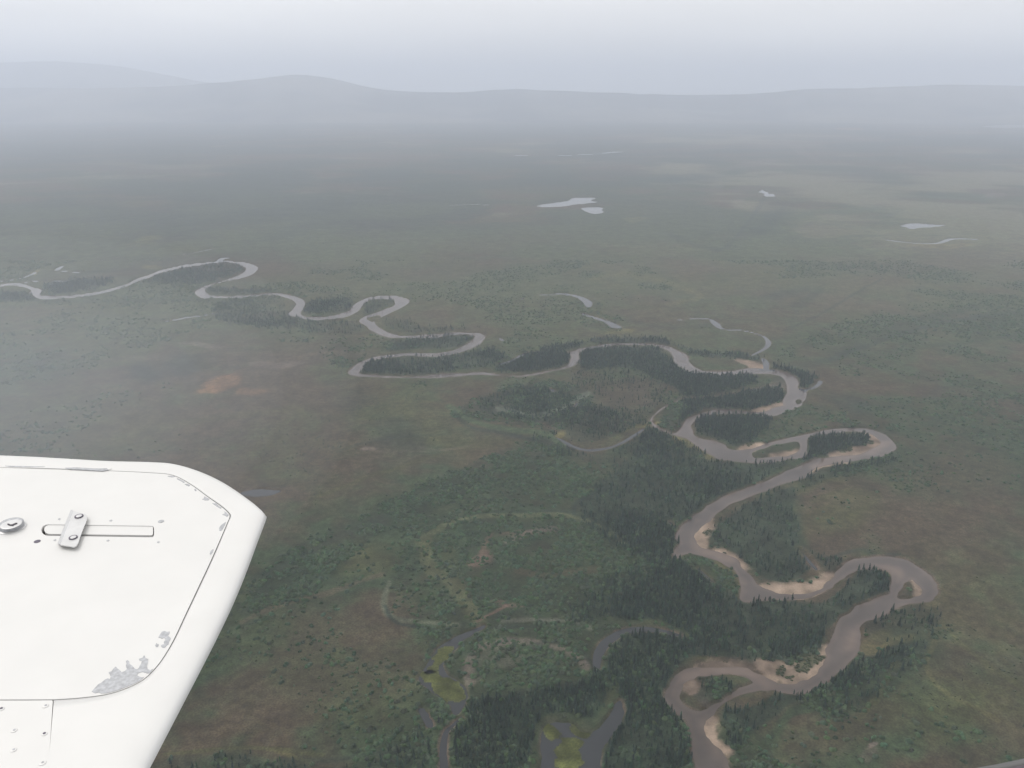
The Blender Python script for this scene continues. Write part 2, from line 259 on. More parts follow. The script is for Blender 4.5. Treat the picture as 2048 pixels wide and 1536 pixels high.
# colour brushes on the open ground: x, y, rx, ry, degrees, colour, strength
BROWN = (0.066, 0.052, 0.033); GREEN = (0.036, 0.052, 0.026); OLIVE = (0.066, 0.068, 0.030); ORANGE = (0.26, 0.14, 0.07)
STRAW = (0.16, 0.14, 0.06); PALE = (0.16, 0.13, 0.11); DARK = (0.022, 0.034, 0.024); RED = (0.15, 0.095, 0.075)
BRUSH = [
 (425,772,44,15,-18,ORANGE,.42),(400,785,20,8,-10,ORANGE,.35),(495,784,34,6,-4,ORANGE,.4),(575,732,30,5,-5,PALE,.45),(520,730,20,5,0,PALE,.3),
 (295,478,26,6,-8,STRAW,.3),(305,536,18,4,4,STRAW,.5),(70,548,10,4,-20,STRAW,.8),(360,500,70,10,-4,OLIVE,.5),
 (970,1122,26,13,-18,RED,1.0),(985,1095,22,6,-38,RED,.6),(1075,1070,40,9,-14,RED,.65),(1008,1213,30,5,-4,RED,.95),(985,1312,40,20,-25,PALE,.55),(945,1350,8,32,-10,PALE,.4),
 (1130,1318,60,22,4,BROWN,.8),(1120,1120,80,40,-14,BROWN,.8),(740,1120,80,30,-12,OLIVE,.8),(940,1025,60,12,-22,BROWN,.7),
 (900,1120,18,70,-22,OLIVE,.7),(940,1200,12,50,-20,OLIVE,.7),(1040,1035,120,7,-3,OLIVE,.8),(1210,1080,60,10,26,OLIVE,.6),
 (640,1330,170,110,-20,BROWN,.7),(520,1400,120,60,-10,BROWN,.6),(760,1350,60,80,0,BROWN,.5),(560,1502,40,5,4,STRAW,.5),(700,1240,120,40,-16,BROWN,.6),
 (700,900,200,60,-4,BROWN,.6),(560,850,180,80,0,BROWN,.5),(830,830,130,60,30,OLIVE,.6),(900,880,120,14,4,OLIVE,.6),(860,900,60,3,-2,PALE,.15),(745,895,10,4,0,PALE,.6),
 (640,960,120,50,-8,BROWN,.5),(600,700,140,30,2,BROWN,.6),(650,790,160,40,0,BROWN,.5),(250,720,60,6,-4,PALE,.2),(385,690,40,5,6,PALE,.4),
 (280,745,40,18,10,DARK,.7),(360,725,60,20,-8,DARK,.6),(80,740,70,50,0,DARK,.35),(800,870,70,40,20,DARK,.45),(700,800,50,25,10,DARK,.35),
 (1250,790,90,36,-4,BROWN,.8),(1180,830,80,16,-20,DARK,.25),(840,730,80,8,0,OLIVE,.8),
 (1240,872,34,8,-30,OLIVE,1.0),(1285,850,26,6,-22,STRAW,.7),(1118,872,12,8,30,STRAW,.8),
 (1235,663,28,5,-4,STRAW,.6),(1060,610,60,12,0,OLIVE,.4),(1310,620,60,16,10,OLIVE,.4),(1180,625,30,14,20,OLIVE,.5),
 (1850,1000,240,110,-10,BROWN,.6),(1950,1200,160,120,0,OLIVE,.4),(1800,950,120,30,-10,BROWN,.4),(1700,1020,70,30,-10,OLIVE,.7),
 (1600,1050,30,60,0,GREEN,.8),(1640,970,60,10,-6,OLIVE,.9),(1660,1095,80,12,12,BROWN,.3),(1700,1440,120,60,-14,BROWN,.7),(1560,1490,80,40,-20,BROWN,.5),
 (1820,1300,60,60,0,GREEN,.7),(1900,1420,140,60,8,OLIVE,.6),(1650,1410,200,14,-18,GREEN,.9),(1960,1500,120,30,0,BROWN,.4),(1780,1290,40,8,-20,STRAW,.5),
 (1780,1480,10,5,0,PALE,.8),(1770,1490,20,8,0,PALE,.3),
 (1465,1325,60,6,-4,OLIVE,.9),(1470,1155,18,28,-40,STRAW,.45),(1440,1160,40,12,34,OLIVE,.6),(1395,1390,14,14,0,PALE,.5),(1430,1368,14,4,0,PALE,.6),
 (1735,1290,30,14,-20,STRAW,.4),(1400,1090,14,6,20,OLIVE,.6),(1655,1160,20,4,-40,OLIVE,.7),(1360,893,12,22,-50,STRAW,.6),(1405,906,20,8,30,STRAW,.4),
 (1560,770,20,10,0,PALE,.35),(1570,745,14,3,8,ORANGE,.4),(1500,640,160,20,0,BROWN,.3),(1480,560,200,20,-4,OLIVE,.4),
 (1700,258,28,2.5,0,ORANGE,.5),(1990,391,20,4,0,PALE,.35),(1885,262,20,2,0,PALE,.3),(1600,300,40,6,30,PALE,.25),(1500,330,60,6,-10,PALE,.2),(1200,330,90,6,-4,PALE,.12),
 (1270,440,20,5,0,STRAW,.3),(1480,402,14,3,0,PALE,.4),(1830,448,40,6,0,OLIVE,.5),(1880,492,60,4,0,STRAW,.5),
 (1230,350,120,10,0,DARK,0.51),(1400,360,60,10,-6,DARK,0.51),(1550,430,60,30,-40,DARK,0.46),(1740,350,120,16,8,DARK,0.51),(1100,370,90,12,0,DARK,0.41),(750,360,140,18,-3,DARK,0.36),
 (600,420,140,20,-6,DARK,0.36),(300,330,180,20,0,DARK,0.36),(560,470,100,14,-14,DARK,0.41),(900,330,120,10,0,DARK,0.36),(1850,640,150,10,-14,DARK,.4),(1650,720,110,12,-24,DARK,.4),
 (1570,590,60,10,-10,DARK,.5),(1620,600,50,10,-30,DARK,.4),(1900,770,80,14,-30,DARK,.3),(1700,810,60,14,20,DARK,.5),(1450,470,120,12,-6,DARK,0.31),(1560,760,20,10,0,DARK,.3),
 (1250,510,180,20,-10,OLIVE,.3),(800,520,180,20,-8,OLIVE,.35),(1900,520,140,30,0,BROWN,.5),(1750,530,160,18,6,BROWN,.35),(1650,460,60,20,0,BROWN,.3),(1000,490,140,20,-6,BROWN,.3),
 (600,560,120,14,0,OLIVE,.4),(230,620,200,14,-4,OLIVE,.35),(900,600,60,20,0,OLIVE,.3),(200,860,160,60,-6,OLIVE,.4),(120,790,140,50,0,BROWN,.3),
]
ALGAE = [
 ('yellow-green algae mat at the upper end of the narrow oxbow pond', [(876,1297),(890,1293),(906,1295),(896,1312),(884,1326),(872,1341),(856,1339),(866,1322)]),
 ('broad yellow-green algae mat filling the lower end of the narrow oxbow pond', [(848,1347),(866,1344),(880,1348),(902,1362),(918,1370),(926,1386),(919,1402),(900,1398),(880,1388),(864,1376)]),
 ('bright algae mat floating in the pond at the bottom edge', [(1103,1492),(1130,1484),(1152,1487),(1158,1510),(1168,1528),(1160,1548),(1120,1546),(1106,1530),(1102,1512)]),
 ('thin algae fringe on the upper shore of the bottom pond', [(1092,1462),(1102,1456),(1108,1478),(1100,1488),(1094,1478)]),
 ('algae patch at the top right corner of the bottom pond', [(1150,1449),(1162,1452),(1172,1460),(1164,1466),(1154,1460)]),
]

# ------------------------------------------------------------------ materials
def mat(name):
    m = bpy.data.materials.new(name); m.use_nodes = True
    n = m.node_tree; p = n.nodes['Principled BSDF']
    return m, n, p
def simple(name, col, rough=0.5, metal=0.0, spec=0.5, noise=0.0, nscale=40.0):
    m, n, p = mat(name)
    p.inputs['Roughness'].default_value = rough; p.inputs['Metallic'].default_value = metal
    p.inputs['Specular IOR Level'].default_value = spec
    if noise:
        tc = n.nodes.new('ShaderNodeTexCoord'); nz = n.nodes.new('ShaderNodeTexNoise'); nz.inputs['Scale'].default_value = nscale
        nz.inputs['Detail'].default_value = 6
        mr = n.nodes.new('ShaderNodeMapRange'); mr.inputs['From Min'].default_value = .3; mr.inputs['From Max'].default_value = .7
        mr.inputs['To Min'].default_value = 1 - noise; mr.inputs['To Max'].default_value = 1 + noise * .3
        mx = n.nodes.new('ShaderNodeVectorMath'); mx.operation = 'SCALE'; mx.inputs[0].default_value = col[:3]
        n.links.new(tc.outputs['Object'], nz.inputs['Vector']); n.links.new(nz.outputs['Fac'], mr.inputs['Value'])
        n.links.new(mr.outputs[0], mx.inputs['Scale']); n.links.new(mx.outputs[0], p.inputs['Base Color'])
    else:
        p.inputs['Base Color'].default_value = (*col[:3], 1)
    return m
def cover_mat(name, rough=0.9, spec=0.15, fine=0.35):
    """albedo of the plant or soil cover (attribute) broken up by world-scale noise"""
    m, n, p = mat(name)
    at_ = n.nodes.new('ShaderNodeAttribute'); at_.attribute_name = 'cover'
    g = n.nodes.new('ShaderNodeNewGeometry')
    last = at_.outputs['Color']
    for sc_, amt in ((0.55, fine), (0.13, fine * .8), (0.035, fine * .6)):
        nz = n.nodes.new('ShaderNodeTexNoise'); nz.inputs['Scale'].default_value = sc_; nz.inputs['Detail'].default_value = 3
        mr = n.nodes.new('ShaderNodeMapRange'); mr.inputs['From Min'].default_value = .3; mr.inputs['From Max'].default_value = .7
        mr.inputs['To Min'].default_value = 1 - amt; mr.inputs['To Max'].default_value = 1 + amt
        mx = n.nodes.new('ShaderNodeVectorMath'); mx.operation = 'SCALE'
        n.links.new(g.outputs['Position'], nz.inputs['Vector']); n.links.new(nz.outputs['Fac'], mr.inputs['Value'])
        n.links.new(last, mx.inputs[0]); n.links.new(mr.outputs[0], mx.inputs['Scale']); last = mx.outputs[0]
    n.links.new(last, p.inputs['Base Color'])
    p.inputs['Roughness'].default_value = rough; p.inputs['Specular IOR Level'].default_value = spec
    return m
def water_mat(name, rough=0.13):
    m, n, p = mat(name)
    at_ = n.nodes.new('ShaderNodeAttribute'); at_.attribute_name = 'cover'
    n.links.new(at_.outputs['Color'], p.inputs['Base Color'])
    p.inputs['Roughness'].default_value = rough; p.inputs['IOR'].default_value = 1.33
    g = n.nodes.new('ShaderNodeNewGeometry'); nz = n.nodes.new('ShaderNodeTexNoise')
    nz.inputs['Scale'].default_value = 0.9; nz.inputs['Detail'].default_value = 3
    b = n.nodes.new('ShaderNodeBump'); b.inputs['Strength'].default_value = 0.12; b.inputs['Distance'].default_value = 0.3
    n.links.new(g.outputs['Position'], nz.inputs['Vector']); n.links.new(nz.outputs['Fac'], b.inputs['Height'])
    n.links.new(b.outputs[0], p.inputs['Normal'])
    return m
M_GROUND = cover_mat('tundra_cover'); M_SAND = cover_mat('river_sand', .95, .1, .12)
M_LEAF = cover_mat('foliage', .85, .15, .12); M_HILL = cover_mat('hill_cover', .9, .1, .2)
M_RIVER = water_mat('turbid_river_water', .16); M_POND = water_mat('still_pond_water', .08); M_LAKE = water_mat('rippled_lake_water', .38)
M_BARK = simple('spruce_bark', (.07, .05, .035), .9)

# ------------------------------------------------------------------ terrain grid (finer near the viewer)
py_rows = np.concatenate([np.arange(1900, 520, -2.5), np.arange(520, 222, -1.0), np.arange(222, 205, -0.5)])
px_cols = np.arange(-700, 2751, 3.0)
NR, NC = len(py_rows), len(px_cols)
PX, PY = np.meshgrid(px_cols, py_rows)
G = at(PX, PY, 0.0); GX, GY = G[..., 0], G[..., 1]
DIST = GY
step_y = np.abs(np.gradient(GY, axis=0)); step_x = np.abs(np.gradient(GX, axis=1))
CELL = np.maximum(step_y, step_x)
py_asc = py_rows[::-1]
def row_range(y0, y1):     # indices of rows with y0<=py<=y1 (rows stored descending)
    a = NR - np.searchsorted(py_asc, y1, 'right'); b = NR - np.searchsorted(py_asc, y0, 'left')
    return max(a, 0), min(b, NR)
def fill(poly, rows=py_rows, cols=px_cols):
    P = np.asarray(poly, float); m = np.zeros((len(rows), len(cols)), bool)
    x0, y0 = P[:, 0], P[:, 1]; x1, y1 = np.roll(x0, -1), np.roll(y0, -1)
    for i in np.nonzero((rows >= y0.min()) & (rows <= y0.max()))[0]:
        y = rows[i]; c = ((y0 <= y) & (y1 > y)) | ((y1 <= y) & (y0 > y))
        if not c.any(): continue
        xs = np.sort(x0[c] + (y - y0[c]) / (y1[c] - y0[c]) * (x1[c] - x0[c]))
        for k in range(0, len(xs) - 1, 2): m[i, (cols >= xs[k]) & (cols <= xs[k + 1])] = True
    return m
MARG = 30.0
def seg_dist(P, closed=True, widths=None, out=None):
    """unsigned distance in metres to a traced line (minus its half width)"""
    if out is None: out = np.full((NR, NC), 1e6)
    W = at(P[:, 0], P[:, 1], 0.0); n = len(P)
    for i in range(n if closed else n - 1):
        j = (i + 1) % n
        a, b = W[i], W[j]; d = max(a[1], b[1], 300.)
        celly = d * d / (H * F) * (2.5 if P[i, 1] > 520 else 1)
        mg = max(MARG, 3.2 * celly, 3.2 * 3 * d / F) + (widths[i] if widths is not None else 0)
        mx = mg * F / max(min(a[1], b[1]), 200) * 1.0
        my = mg * H * F / (min(a[1], b[1]) ** 2) + 3
        r0, r1 = row_range(min(P[i, 1], P[j, 1]) - my, max(P[i, 1], P[j, 1]) + my)
        c0 = np.searchsorted(px_cols, min(P[i, 0], P[j, 0]) - mx); c1 = np.searchsorted(px_cols, max(P[i, 0], P[j, 0]) + mx)
        if r1 <= r0 or c1 <= c0: continue
        qx = GX[r0:r1, c0:c1] - a[0]; qy = GY[r0:r1, c0:c1] - a[1]
        e = b - a; L = e @ e + 1e-9
        t = np.clip((qx * e[0] + qy * e[1]) / L, 0, 1)
        dd = np.hypot(qx - t * e[0], qy - t * e[1])
        if widths is not None: dd = dd - 0.5 * (widths[i] + (widths[j] - widths[i]) * t)
        s = out[r0:r1, c0:c1]; np.minimum(s, dd, out=s)
    return out
def poly_sdf(poly, smooth=4):
    P = catmull(poly, smooth) if smooth else np.asarray(poly, float)
    d = seg_dist(P); return np.where(fill(P), -d, d)

jit = fbm(GX, GY, 30, 4, 5, CELL, .7) * 3.2
river = poly_sdf(RIVER, 4)
for isl in ISLANDS: river = np.maximum(river, -poly_sdf(isl, 4))
river = river + np.where(np.abs(river) < 200, jit, 0)
bodies = [('river', river, 'river')]
for nm, pts in THIN:
    A = np.array(pts, float); P = catmull(A[:, :2], 4, False)
    wd = np.interp(np.linspace(0, len(A) - 1, len(P)), np.arange(len(A)), A[:, 2])
    d = seg_dist(P, False, wd) + 0 * jit
    bodies.append((nm, np.where(d < 1e5, d + jit * .25, d), 'thin'))
def DISTC(poly): return float(at(*np.mean(poly, 0), 0)[1])
for nm, poly in PONDS:
    d = poly_sdf(poly, 3); bodies.append((nm, np.where(np.abs(d) < 1e5, d + jit * .7 + (2 + fbm(GX, GY, 90, 3, 9, CELL) * 24 if nm == 'lake' and DISTC(poly) < 9000 else 0), d), 'pond'))
WATER = bodies[0][1].copy()
for _, d, _k in bodies[1:]: WATER = np.minimum(WATER, d)

SB = np.full((NR, NC), -1, int)
sbw = np.zeros((NR, NC))
for i, (lab, poly) in enumerate(SANDBARS):
    d = poly_sdf(poly, 3) - 2.5 + fbm(GX, GY, 14, 3, 31, CELL) * 4.5
    SB[(d < 0)] = i; sbw = np.maximum(sbw, sstep(4, -2, d))
mfar = np.maximum(MARG, 3 * CELL)
wn = np.clip(WATER / mfar, -1, 1)
bankh = 1.7 + 0.5 * fbm(GX, GY, 60, 2, 3, CELL)
Zd = np.where(WATER < 0, np.maximum(-1.3, WATER * 0.5), np.minimum(bankh, WATER * 0.65))
Zs = np.where(WATER < 0, np.maximum(-0.5, WATER * 0.12), np.minimum(1.0, WATER * 0.06))
Z = Zd * (1 - sbw) + Zs * sbw
Z = Z + sstep(.3, 1, wn) * (1.2 * fbm(GX, GY, 120, 3, 11, CELL) + 0.8 * 0 + 6 * sstep(2200, 7000, DIST) * fbm(GX, GY, 1100, 3, 13, CELL))
Z[DIST > 13300] -= (DIST[DIST > 13300] - 13300) * .01

# land cover albedo
wx = fbm(GX, GY, 90, 3, 41, CELL) ; wy = fbm(GX, GY, 90, 3, 43, CELL)
pm = F / np.maximum(GY, 300)          # pixels per metre sideways
QX = PX + wx * 16 * pm; QY = PY + wy * 16 * pm * (H / np.maximum(GY, 300))
n1 = fbm(GX, GY, 420, 5, 51, CELL); n2 = fbm(GX, GY, 110, 5, 53, CELL); n3 = fbm(GX, GY, 22, 3, 57, CELL)
n4 = fbm(GX, GY, 2400, 4, 59, CELL)
n5 = fbm(GX / 2.2, GY, 240, 5, 61, CELL, .7)
mixg = np.clip(.5 + .75 * n1 + .6 * n2 + .5 * n3 + .6 * n5, 0, 1)[..., None]
COV = np.array(BROWN) * (1 - mixg) + np.array(GREEN) * mixg
ol = np.clip(n2 * 1.1 + n4 * .8, 0, 1)[..., None] * .5
COV = COV * (1 - ol) + np.array(OLIVE) * ol
# far plain: bands of dark wood and open bog
fw = (sstep(1500, 3500, DIST) * sstep(-.35, .35, n4 * .9 + n1 * .7 + .7 * n5))[..., None] * .85
fl = (sstep(1500, 3500, DIST) * sstep(.3, .75, -n4 * .6 - n1 * .7 + .7 * n5))[..., None] * .8
COV = COV * (1 - fl) + np.array((.125, .12, .075)) * fl
COV = COV * (1 - fw) + np.array(DARK) * fw
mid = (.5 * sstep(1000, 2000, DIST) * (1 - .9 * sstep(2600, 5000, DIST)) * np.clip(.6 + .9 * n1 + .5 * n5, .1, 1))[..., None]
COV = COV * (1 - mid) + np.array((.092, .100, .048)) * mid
STK = []
for x, y, rx, ry, ang, col, k in BRUSH:
    m = max(rx, ry) * 2.0
    r0, r1 = row_range(y - m - 40, y + m + 40); c0, c1 = np.searchsorted(px_cols, [x - m - 40, x + m + 40])
    if r1 <= r0 or c1 <= c0: continue
    a = math.radians(ang); dx = QX[r0:r1, c0:c1] - x; dy = QY[r0:r1, c0:c1] - y
    u = (dx * math.cos(a) + dy * math.sin(a)) / rx; v = (-dx * math.sin(a) + dy * math.cos(a)) / ry
    r = np.sqrt(u * u + v * v)
    hard = .75 if max(col) > .12 else .25
    k_ = (sstep(1.35, hard, r + .25 * n2[r0:r1, c0:c1] + .2 * n3[r0:r1, c0:c1]) * k)[..., None]
    COV[r0:r1, c0:c1] = COV[r0:r1, c0:c1] * (1 - k_) + np.array(col) * k_
STROKES = [
 ([(850,1075),(880,1058),(930,1040),(1050,1030),(1130,1032),(1200,1052),(1250,1088)], 5.5, (.080,.090,.046), .85),
 ([(900,1040),(980,1028),(1080,1024),(1140,1028)], 2, DARK, .8),
 ([(850,1085),(862,1130),(900,1170),(935,1215),(955,1245)], 13, (.080,.084,.042), .75),
 ([(772,1165),(764,1205),(782,1238),(850,1250),(915,1256)], 4.5, (.090,.100,.066), .8),
 ([(768,1215),(790,1250),(860,1262),(900,1272)], 3, DARK, .8),
 ([(1010,1246),(1080,1238),(1150,1246),(1185,1262)], 4, (.095,.100,.072), .8),
 ([(980,1262),(1080,1252),(1160,1262)], 3, DARK, .6),
 ([(938,1372),(934,1330),(962,1300),(1030,1285),(1100,1290),(1150,1312),(1170,1335)], 7, PALE, .5),
 ([(1060,1290),(1120,1284),(1170,1310),(1180,1345),(1120,1375),(1040,1385)], 4, DARK, .5),
 ([(1143,1030),(1150,1008),(1185,988),(1250,970),(1330,950)], 3, DARK, .8),
 ([(1143,1030),(1200,1045),(1240,1080)], 2.5, DARK, .7),
 ([(955,1250),(985,1232),(1012,1214)], 2.5, RED, .7),
 ([(930,1205),(1000,1195),(1090,1180),(1200,1150)], 3, DARK, .5),
 ([(1000,1235),(1090,1205),(1200,1180),(1300,1140)], 4, DARK, .4),
 ([(1020,1090),(1060,1068),(1110,1060)], 6, PALE, .5),
 ([(1040,1140),(1100,1155),(1200,1140)], 6, BROWN, .5),
 ([(900,815),(950,845),(1020,862),(1090,870),(1130,893)], 5.5, (.055,.085,.042), .8),
 ([(910,825),(940,855),(1000,868),(1060,880),(1110,895)], 3.5, DARK, .7),
 ([(1000,820),(1070,832),(1130,815),(1170,790)], 6, (.10,.12,.09), .7),
 ([(1060,845),(1080,842),(1120,835)], 4, DARK, .6),
 ([(1570,662),(1640,630),(1700,595),(1760,560)], 2.5, DARK, .5),
 ([(1660,720),(1740,690),(1850,655),(1960,635),(2060,625)], 5, DARK, .5),
 ([(1700,715),(1800,700),(1900,690),(2060,670)], 4, GREEN, .6),
 ([(2060,770),(1960,800),(1880,840),(1800,870)], 5, GREEN, .7),
 ([(1630,1000),(1700,985),(1760,995),(1700,1030),(1640,1040)], 5, OLIVE, .5),
 ([(1880,1240),(1920,1290),(1985,1350),(2060,1400)], 4, OLIVE, .6),
 ([(1870,1280),(1850,1340),(1900,1400),(1990,1450)], 4, STRAW, .22),
 ([(1650,1120),(1720,1100),(1760,1112),(1800,1110)], 4, DARK, .6),
 ([(1520,1345),(1560,1322),(1640,1300)], 5, (.05,.07,.03), .6),
 ([(1790,1330),(1760,1390),(1720,1440)], 6, OLIVE, .5), ([(1560,1440),(1680,1405),(1790,1340)], 4, GREEN, .8),
 ([(500,1160),(600,1120),(720,1060),(860,1000),(960,930)], 5, DARK, .4),
 ([(480,1250),(560,1215),(660,1185),(760,1150)], 6, RED, .3),
 ([(330,1510),(500,1500),(640,1505)], 4, OLIVE, .7), ([(560,1520),(720,1512),(860,1500)], 5, DARK, .5),
 ([(420,760),(560,720),(700,700)], 3, (.08,.06,.04), .5), ([(230,880),(420,840),(600,820)], 8, OLIVE, .4),
 ([(620,1000),(760,950),(900,905)], 4, OLIVE, .6), ([(760,905),(860,905),(960,890)], 2, PALE, .15), ([(680,905),(760,880),(900,870)], 3, DARK, .35),
 ([(1060,670),(1200,664),(1290,668),(1360,662)], 4, OLIVE, .5), ([(1250,640),(1330,655),(1420,650)], 4, DARK, .3), ([(1180,560),(1260,550),(1400,590),(1340,610)], 5, STRAW, .18),
 ([(1340,470),(1440,500),(1500,440),(1530,395)], 4, DARK, .4), ([(60,600),(200,605),(380,600),(520,615)], 4, DARK, .4), ([(340,520),(300,540),(180,545),(60,590)], 4, DARK, .3),
]
for pts, hw, col, k in STROKES:
    P_ = catmull(np.array(pts, float), 5, False)
    x0_, y0_ = P_.min(0) - hw * 3 - 12; x1_, y1_ = P_.max(0) + hw * 3 + 12
    r0, r1 = row_range(y0_, y1_); c0, c1 = np.searchsorted(px_cols, [x0_, x1_])
    if r1 <= r0 or c1 <= c0: continue
    ax, ay = PX[r0:r1, c0:c1] + (QX - PX)[r0:r1, c0:c1] * .25, PY[r0:r1, c0:c1] + (QY - PY)[r0:r1, c0:c1] * .25
    dd = np.full(ax.shape, 1e6)
    for a_, b_ in zip(P_[:-1], P_[1:]):
        e = b_ - a_; t = np.clip(((ax - a_[0]) * e[0] + (ay - a_[1]) * e[1]) / (e @ e + 1e-9), 0, 1)
        dd = np.minimum(dd, np.hypot(ax - a_[0] - t * e[0], (ay - a_[1] - t * e[1]) * 1.4))
    k_ = (sstep(hw * 1.9, hw * .6, dd + n3[r0:r1, c0:c1] * hw * .5) * k)[..., None]
    STK.append((r0, r1, c0, c1, k_, np.array(col)))
def density(regions):
    out = np.zeros((NR, NC))
    for poly, dn in regions:
        m = fill(catmull(poly, 3)).astype(float) * dn
        out = np.maximum(out, m)
    # soften and fray the edges by resampling through the warp
    ri = np.interp(PY + wy * 9 * pm * (H / np.maximum(GY, 300)), py_asc, np.arange(NR)[::-1]).round().astype(int)
    ci = np.clip(((PX + wx * 9 * pm) - px_cols[0]) / 3.0, 0, NC - 1).round().astype(int)
    o = out[np.clip(ri, 0, NR - 1), ci]
    for _ in range(3):
        o = (o + np.roll(o, 1, 0) + np.roll(o, -1, 0) + np.roll(o, 1, 1) + np.roll(o, -1, 1)) / 5
    return o
FD = density(FOREST); SD = density(SCRUB)
outside = ((PX < -120) | (PX > 2150) | (PY > 1600)) & (DIST < 3000) & (n2 + n3 > .1)
FD = np.where(outside & (n1 > .45), np.maximum(FD, .4), FD)
SD = np.maximum(SD, FD * .4)
SD = np.where((n1 + n2 * .6 > .35) & (DIST < 3500), np.maximum(SD, .14), SD)
gully = sstep(.10, .0, np.abs(fbm(GX, GY, 700, 4, 71, CELL))) * sstep(.1, .6, fbm(GX, GY, 1500, 2, 73, CELL) + .3) * (DIST < 6000)
SD = np.maximum(SD, gully * .25)
near = (WATER > 2.0) & (SB < 0)
THINW = np.full((NR, NC), 1e6)
for _, d, k_ in bodies:
    if k_ == 'thin': THINW = np.minimum(THINW, d)
FD = FD * near * (THINW > 6); SD = SD * near
for r0, r1, c0, c1, k_, col in STK: SD[r0:r1, c0:c1] *= 1 - .8 * k_[..., 0]; FD[r0:r1, c0:c1] *= 1 - .7 * k_[..., 0]
pat = np.clip(.62 + 1.0 * n2 + .5 * n1, .08, 1.0); SD = np.where(SD < .8, SD * pat, SD * (.6 + .4 * pat))
FD = FD * (1 - .55 * sstep(1300, 2100, DIST)); f_ = np.clip(FD * 1.2, 0, 1)[..., None] * .85; s_ = np.clip(SD * 1.1, 0, 1)[..., None] * .7
GRN2 = np.array((.032, .053, .027))
COV = COV * (1 - s_) + GRN2 * (.85 + .3 * n3[..., None]) * s_
COV = COV * (1 - f_) + np.array((.028, .042, .026)) * f_
for r0, r1, c0, c1, k_, col in STK: COV[r0:r1, c0:c1] = COV[r0:r1, c0:c1] * (1 - k_) + col * k_
# wet mud and grass along the water
mud = (sstep(3.0, .5, WATER) * np.clip(.4 + 1.2 * n3 + .6 * n2, 0, .9))[..., None]
COV = COV * (1 - mud) + np.array((.10, .075, .058)) * mud
SANDC = np.array((.255, .195, .148)); ns = fbm(GX, GY, 17, 4, 83, CELL, .7); edge = sstep(14, 4, WATER)
barveg = sstep(.12, .45, ns + .2 * n2 - .38 * edge)
sc_ = sbw[..., None] * (1 - .85 * barveg)[..., None]
COV = COV * (1 - sc_) + SANDC * np.where(SB == 11, .62, 1.0)[..., None] * (.86 + .42 * ns[..., None] + .2 * n3[..., None]) * sc_
COV = np.clip(COV * (1 + .18 * n3[..., None]), .004, .8)

idx = np.arange(NR * NC).reshape(NR, NC)
quads = np.stack([idx[:-1, :-1], idx[:-1, 1:], idx[1:, 1:], idx[1:, :-1]], -1)    # rows run away from the viewer
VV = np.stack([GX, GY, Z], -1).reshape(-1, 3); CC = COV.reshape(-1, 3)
qsb = SB[:-1, :-1]
def submesh(name, qsel, V, Cc, material, zflat=None):
    q = quads[qsel].reshape(-1, 4)
    u, inv = np.unique(q, return_inverse=True)
    v = V[u].copy()
    if zflat is not None: v[:, 2] = zflat
    return link(name, np_mesh(name, v, inv.reshape(-1, 4), Cc[u], smooth=True), material)
# skirts carrying the ground sheet behind the viewer
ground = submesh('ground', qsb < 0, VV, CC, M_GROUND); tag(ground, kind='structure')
for i, (lab, _) in enumerate(SANDBARS):
    if (qsb == i).any():
        o = submesh('sand_bar', qsb == i, VV, CC, M_SAND); tag(o, kind='structure')
sk = []; y_edge = GY[0, 0]; xs = GX[0]
rows = [(y_edge, 1.0), (150, 1.15), (-400, 1.8), (-3000, 5), (-9000, 12)]
sv = np.concatenate([np.stack([xs * s, np.full(NC, y), np.full(NC, 0.0) if k else Z[0]], -1) for k, (y, s) in enumerate(rows)])
si = np.arange(len(rows) * NC).reshape(len(rows), NC)
sq = np.stack([si[:-1, 1:], si[:-1, :-1], si[1:, :-1], si[1:, 1:]], -1).reshape(-1, 4)
scol = np.tile(np.array(GREEN) * .9, (len(sv), 1)); scol[:NC] = COV[0]
tag(link('ground', np_mesh('ground_behind', sv, sq, scol), M_GROUND), kind='structure')

# water sheets, flat, lying inside their cut banks
RIVC = np.array((.074, .060, .052)); SHC = np.array((.135, .100, .080)); PONC = np.array((.030, .032, .034))
shoal = np.zeros((NR, NC))
for s in SHOALS: shoal = np.maximum(shoal, sstep(6, -10, poly_sdf(s, 3) + n3 * 6))
shoal = np.maximum(shoal * .85, .35 * sstep(-7, -1, WATER))
def water_obj(name, d, riverish, lift=0.0):
    far = np.maximum(4.0, CELL * 1.2)
    m = d < far
    qs = m[:-1, :-1] | m[1:, :-1] | m[:-1, 1:] | m[1:, 1:]
    if not qs.any(): return
    if riverish:
        k = shoal[..., None]; c = RIVC * (1 - k) + SHC * k; c = c * (1 + .10 * n2[..., None] + .24 * fbm(GX, GY, 38, 4, 77, CELL, .65)[..., None])
    else: c = np.broadcast_to(PONC, COV.shape)
    o = submesh(name, qs, VV, c.reshape(-1, 3), M_RIVER if riverish else (M_LAKE if float(np.median(DIST[m])) > 9000 else M_POND), zflat=lift)
    tag(o, kind='structure')
for k, (nm, d, kd) in enumerate(bodies):
    water_obj(nm, d, kd == 'river' or k < 3, 0.0 if k == 0 else 0.004 + .001 * k)
for lab, poly in ALGAE:
    d = poly_sdf(poly, 3) + n3 * 5.0 + jit * 1.2 + 3 * sstep(.1, .5, fbm(GX, GY, 13, 3, 87, CELL, .7)) - 1.5
    m = (d < 0); qs = m[:-1, :-1] & m[1:, :-1] & m[:-1, 1:] & m[1:, 1:]
    if qs.any():
        c = np.array((.078, .087, .027)) * (1 + .7 * n3[..., None] + .35 * n2[..., None])
        o = submesh('algae', qs, VV, np.clip(c, .01, 1).reshape(-1, 3), M_GROUND, zflat=.08); tag(o, lab, 'algae', 'algae mats on the oxbow ponds', 'stuff')

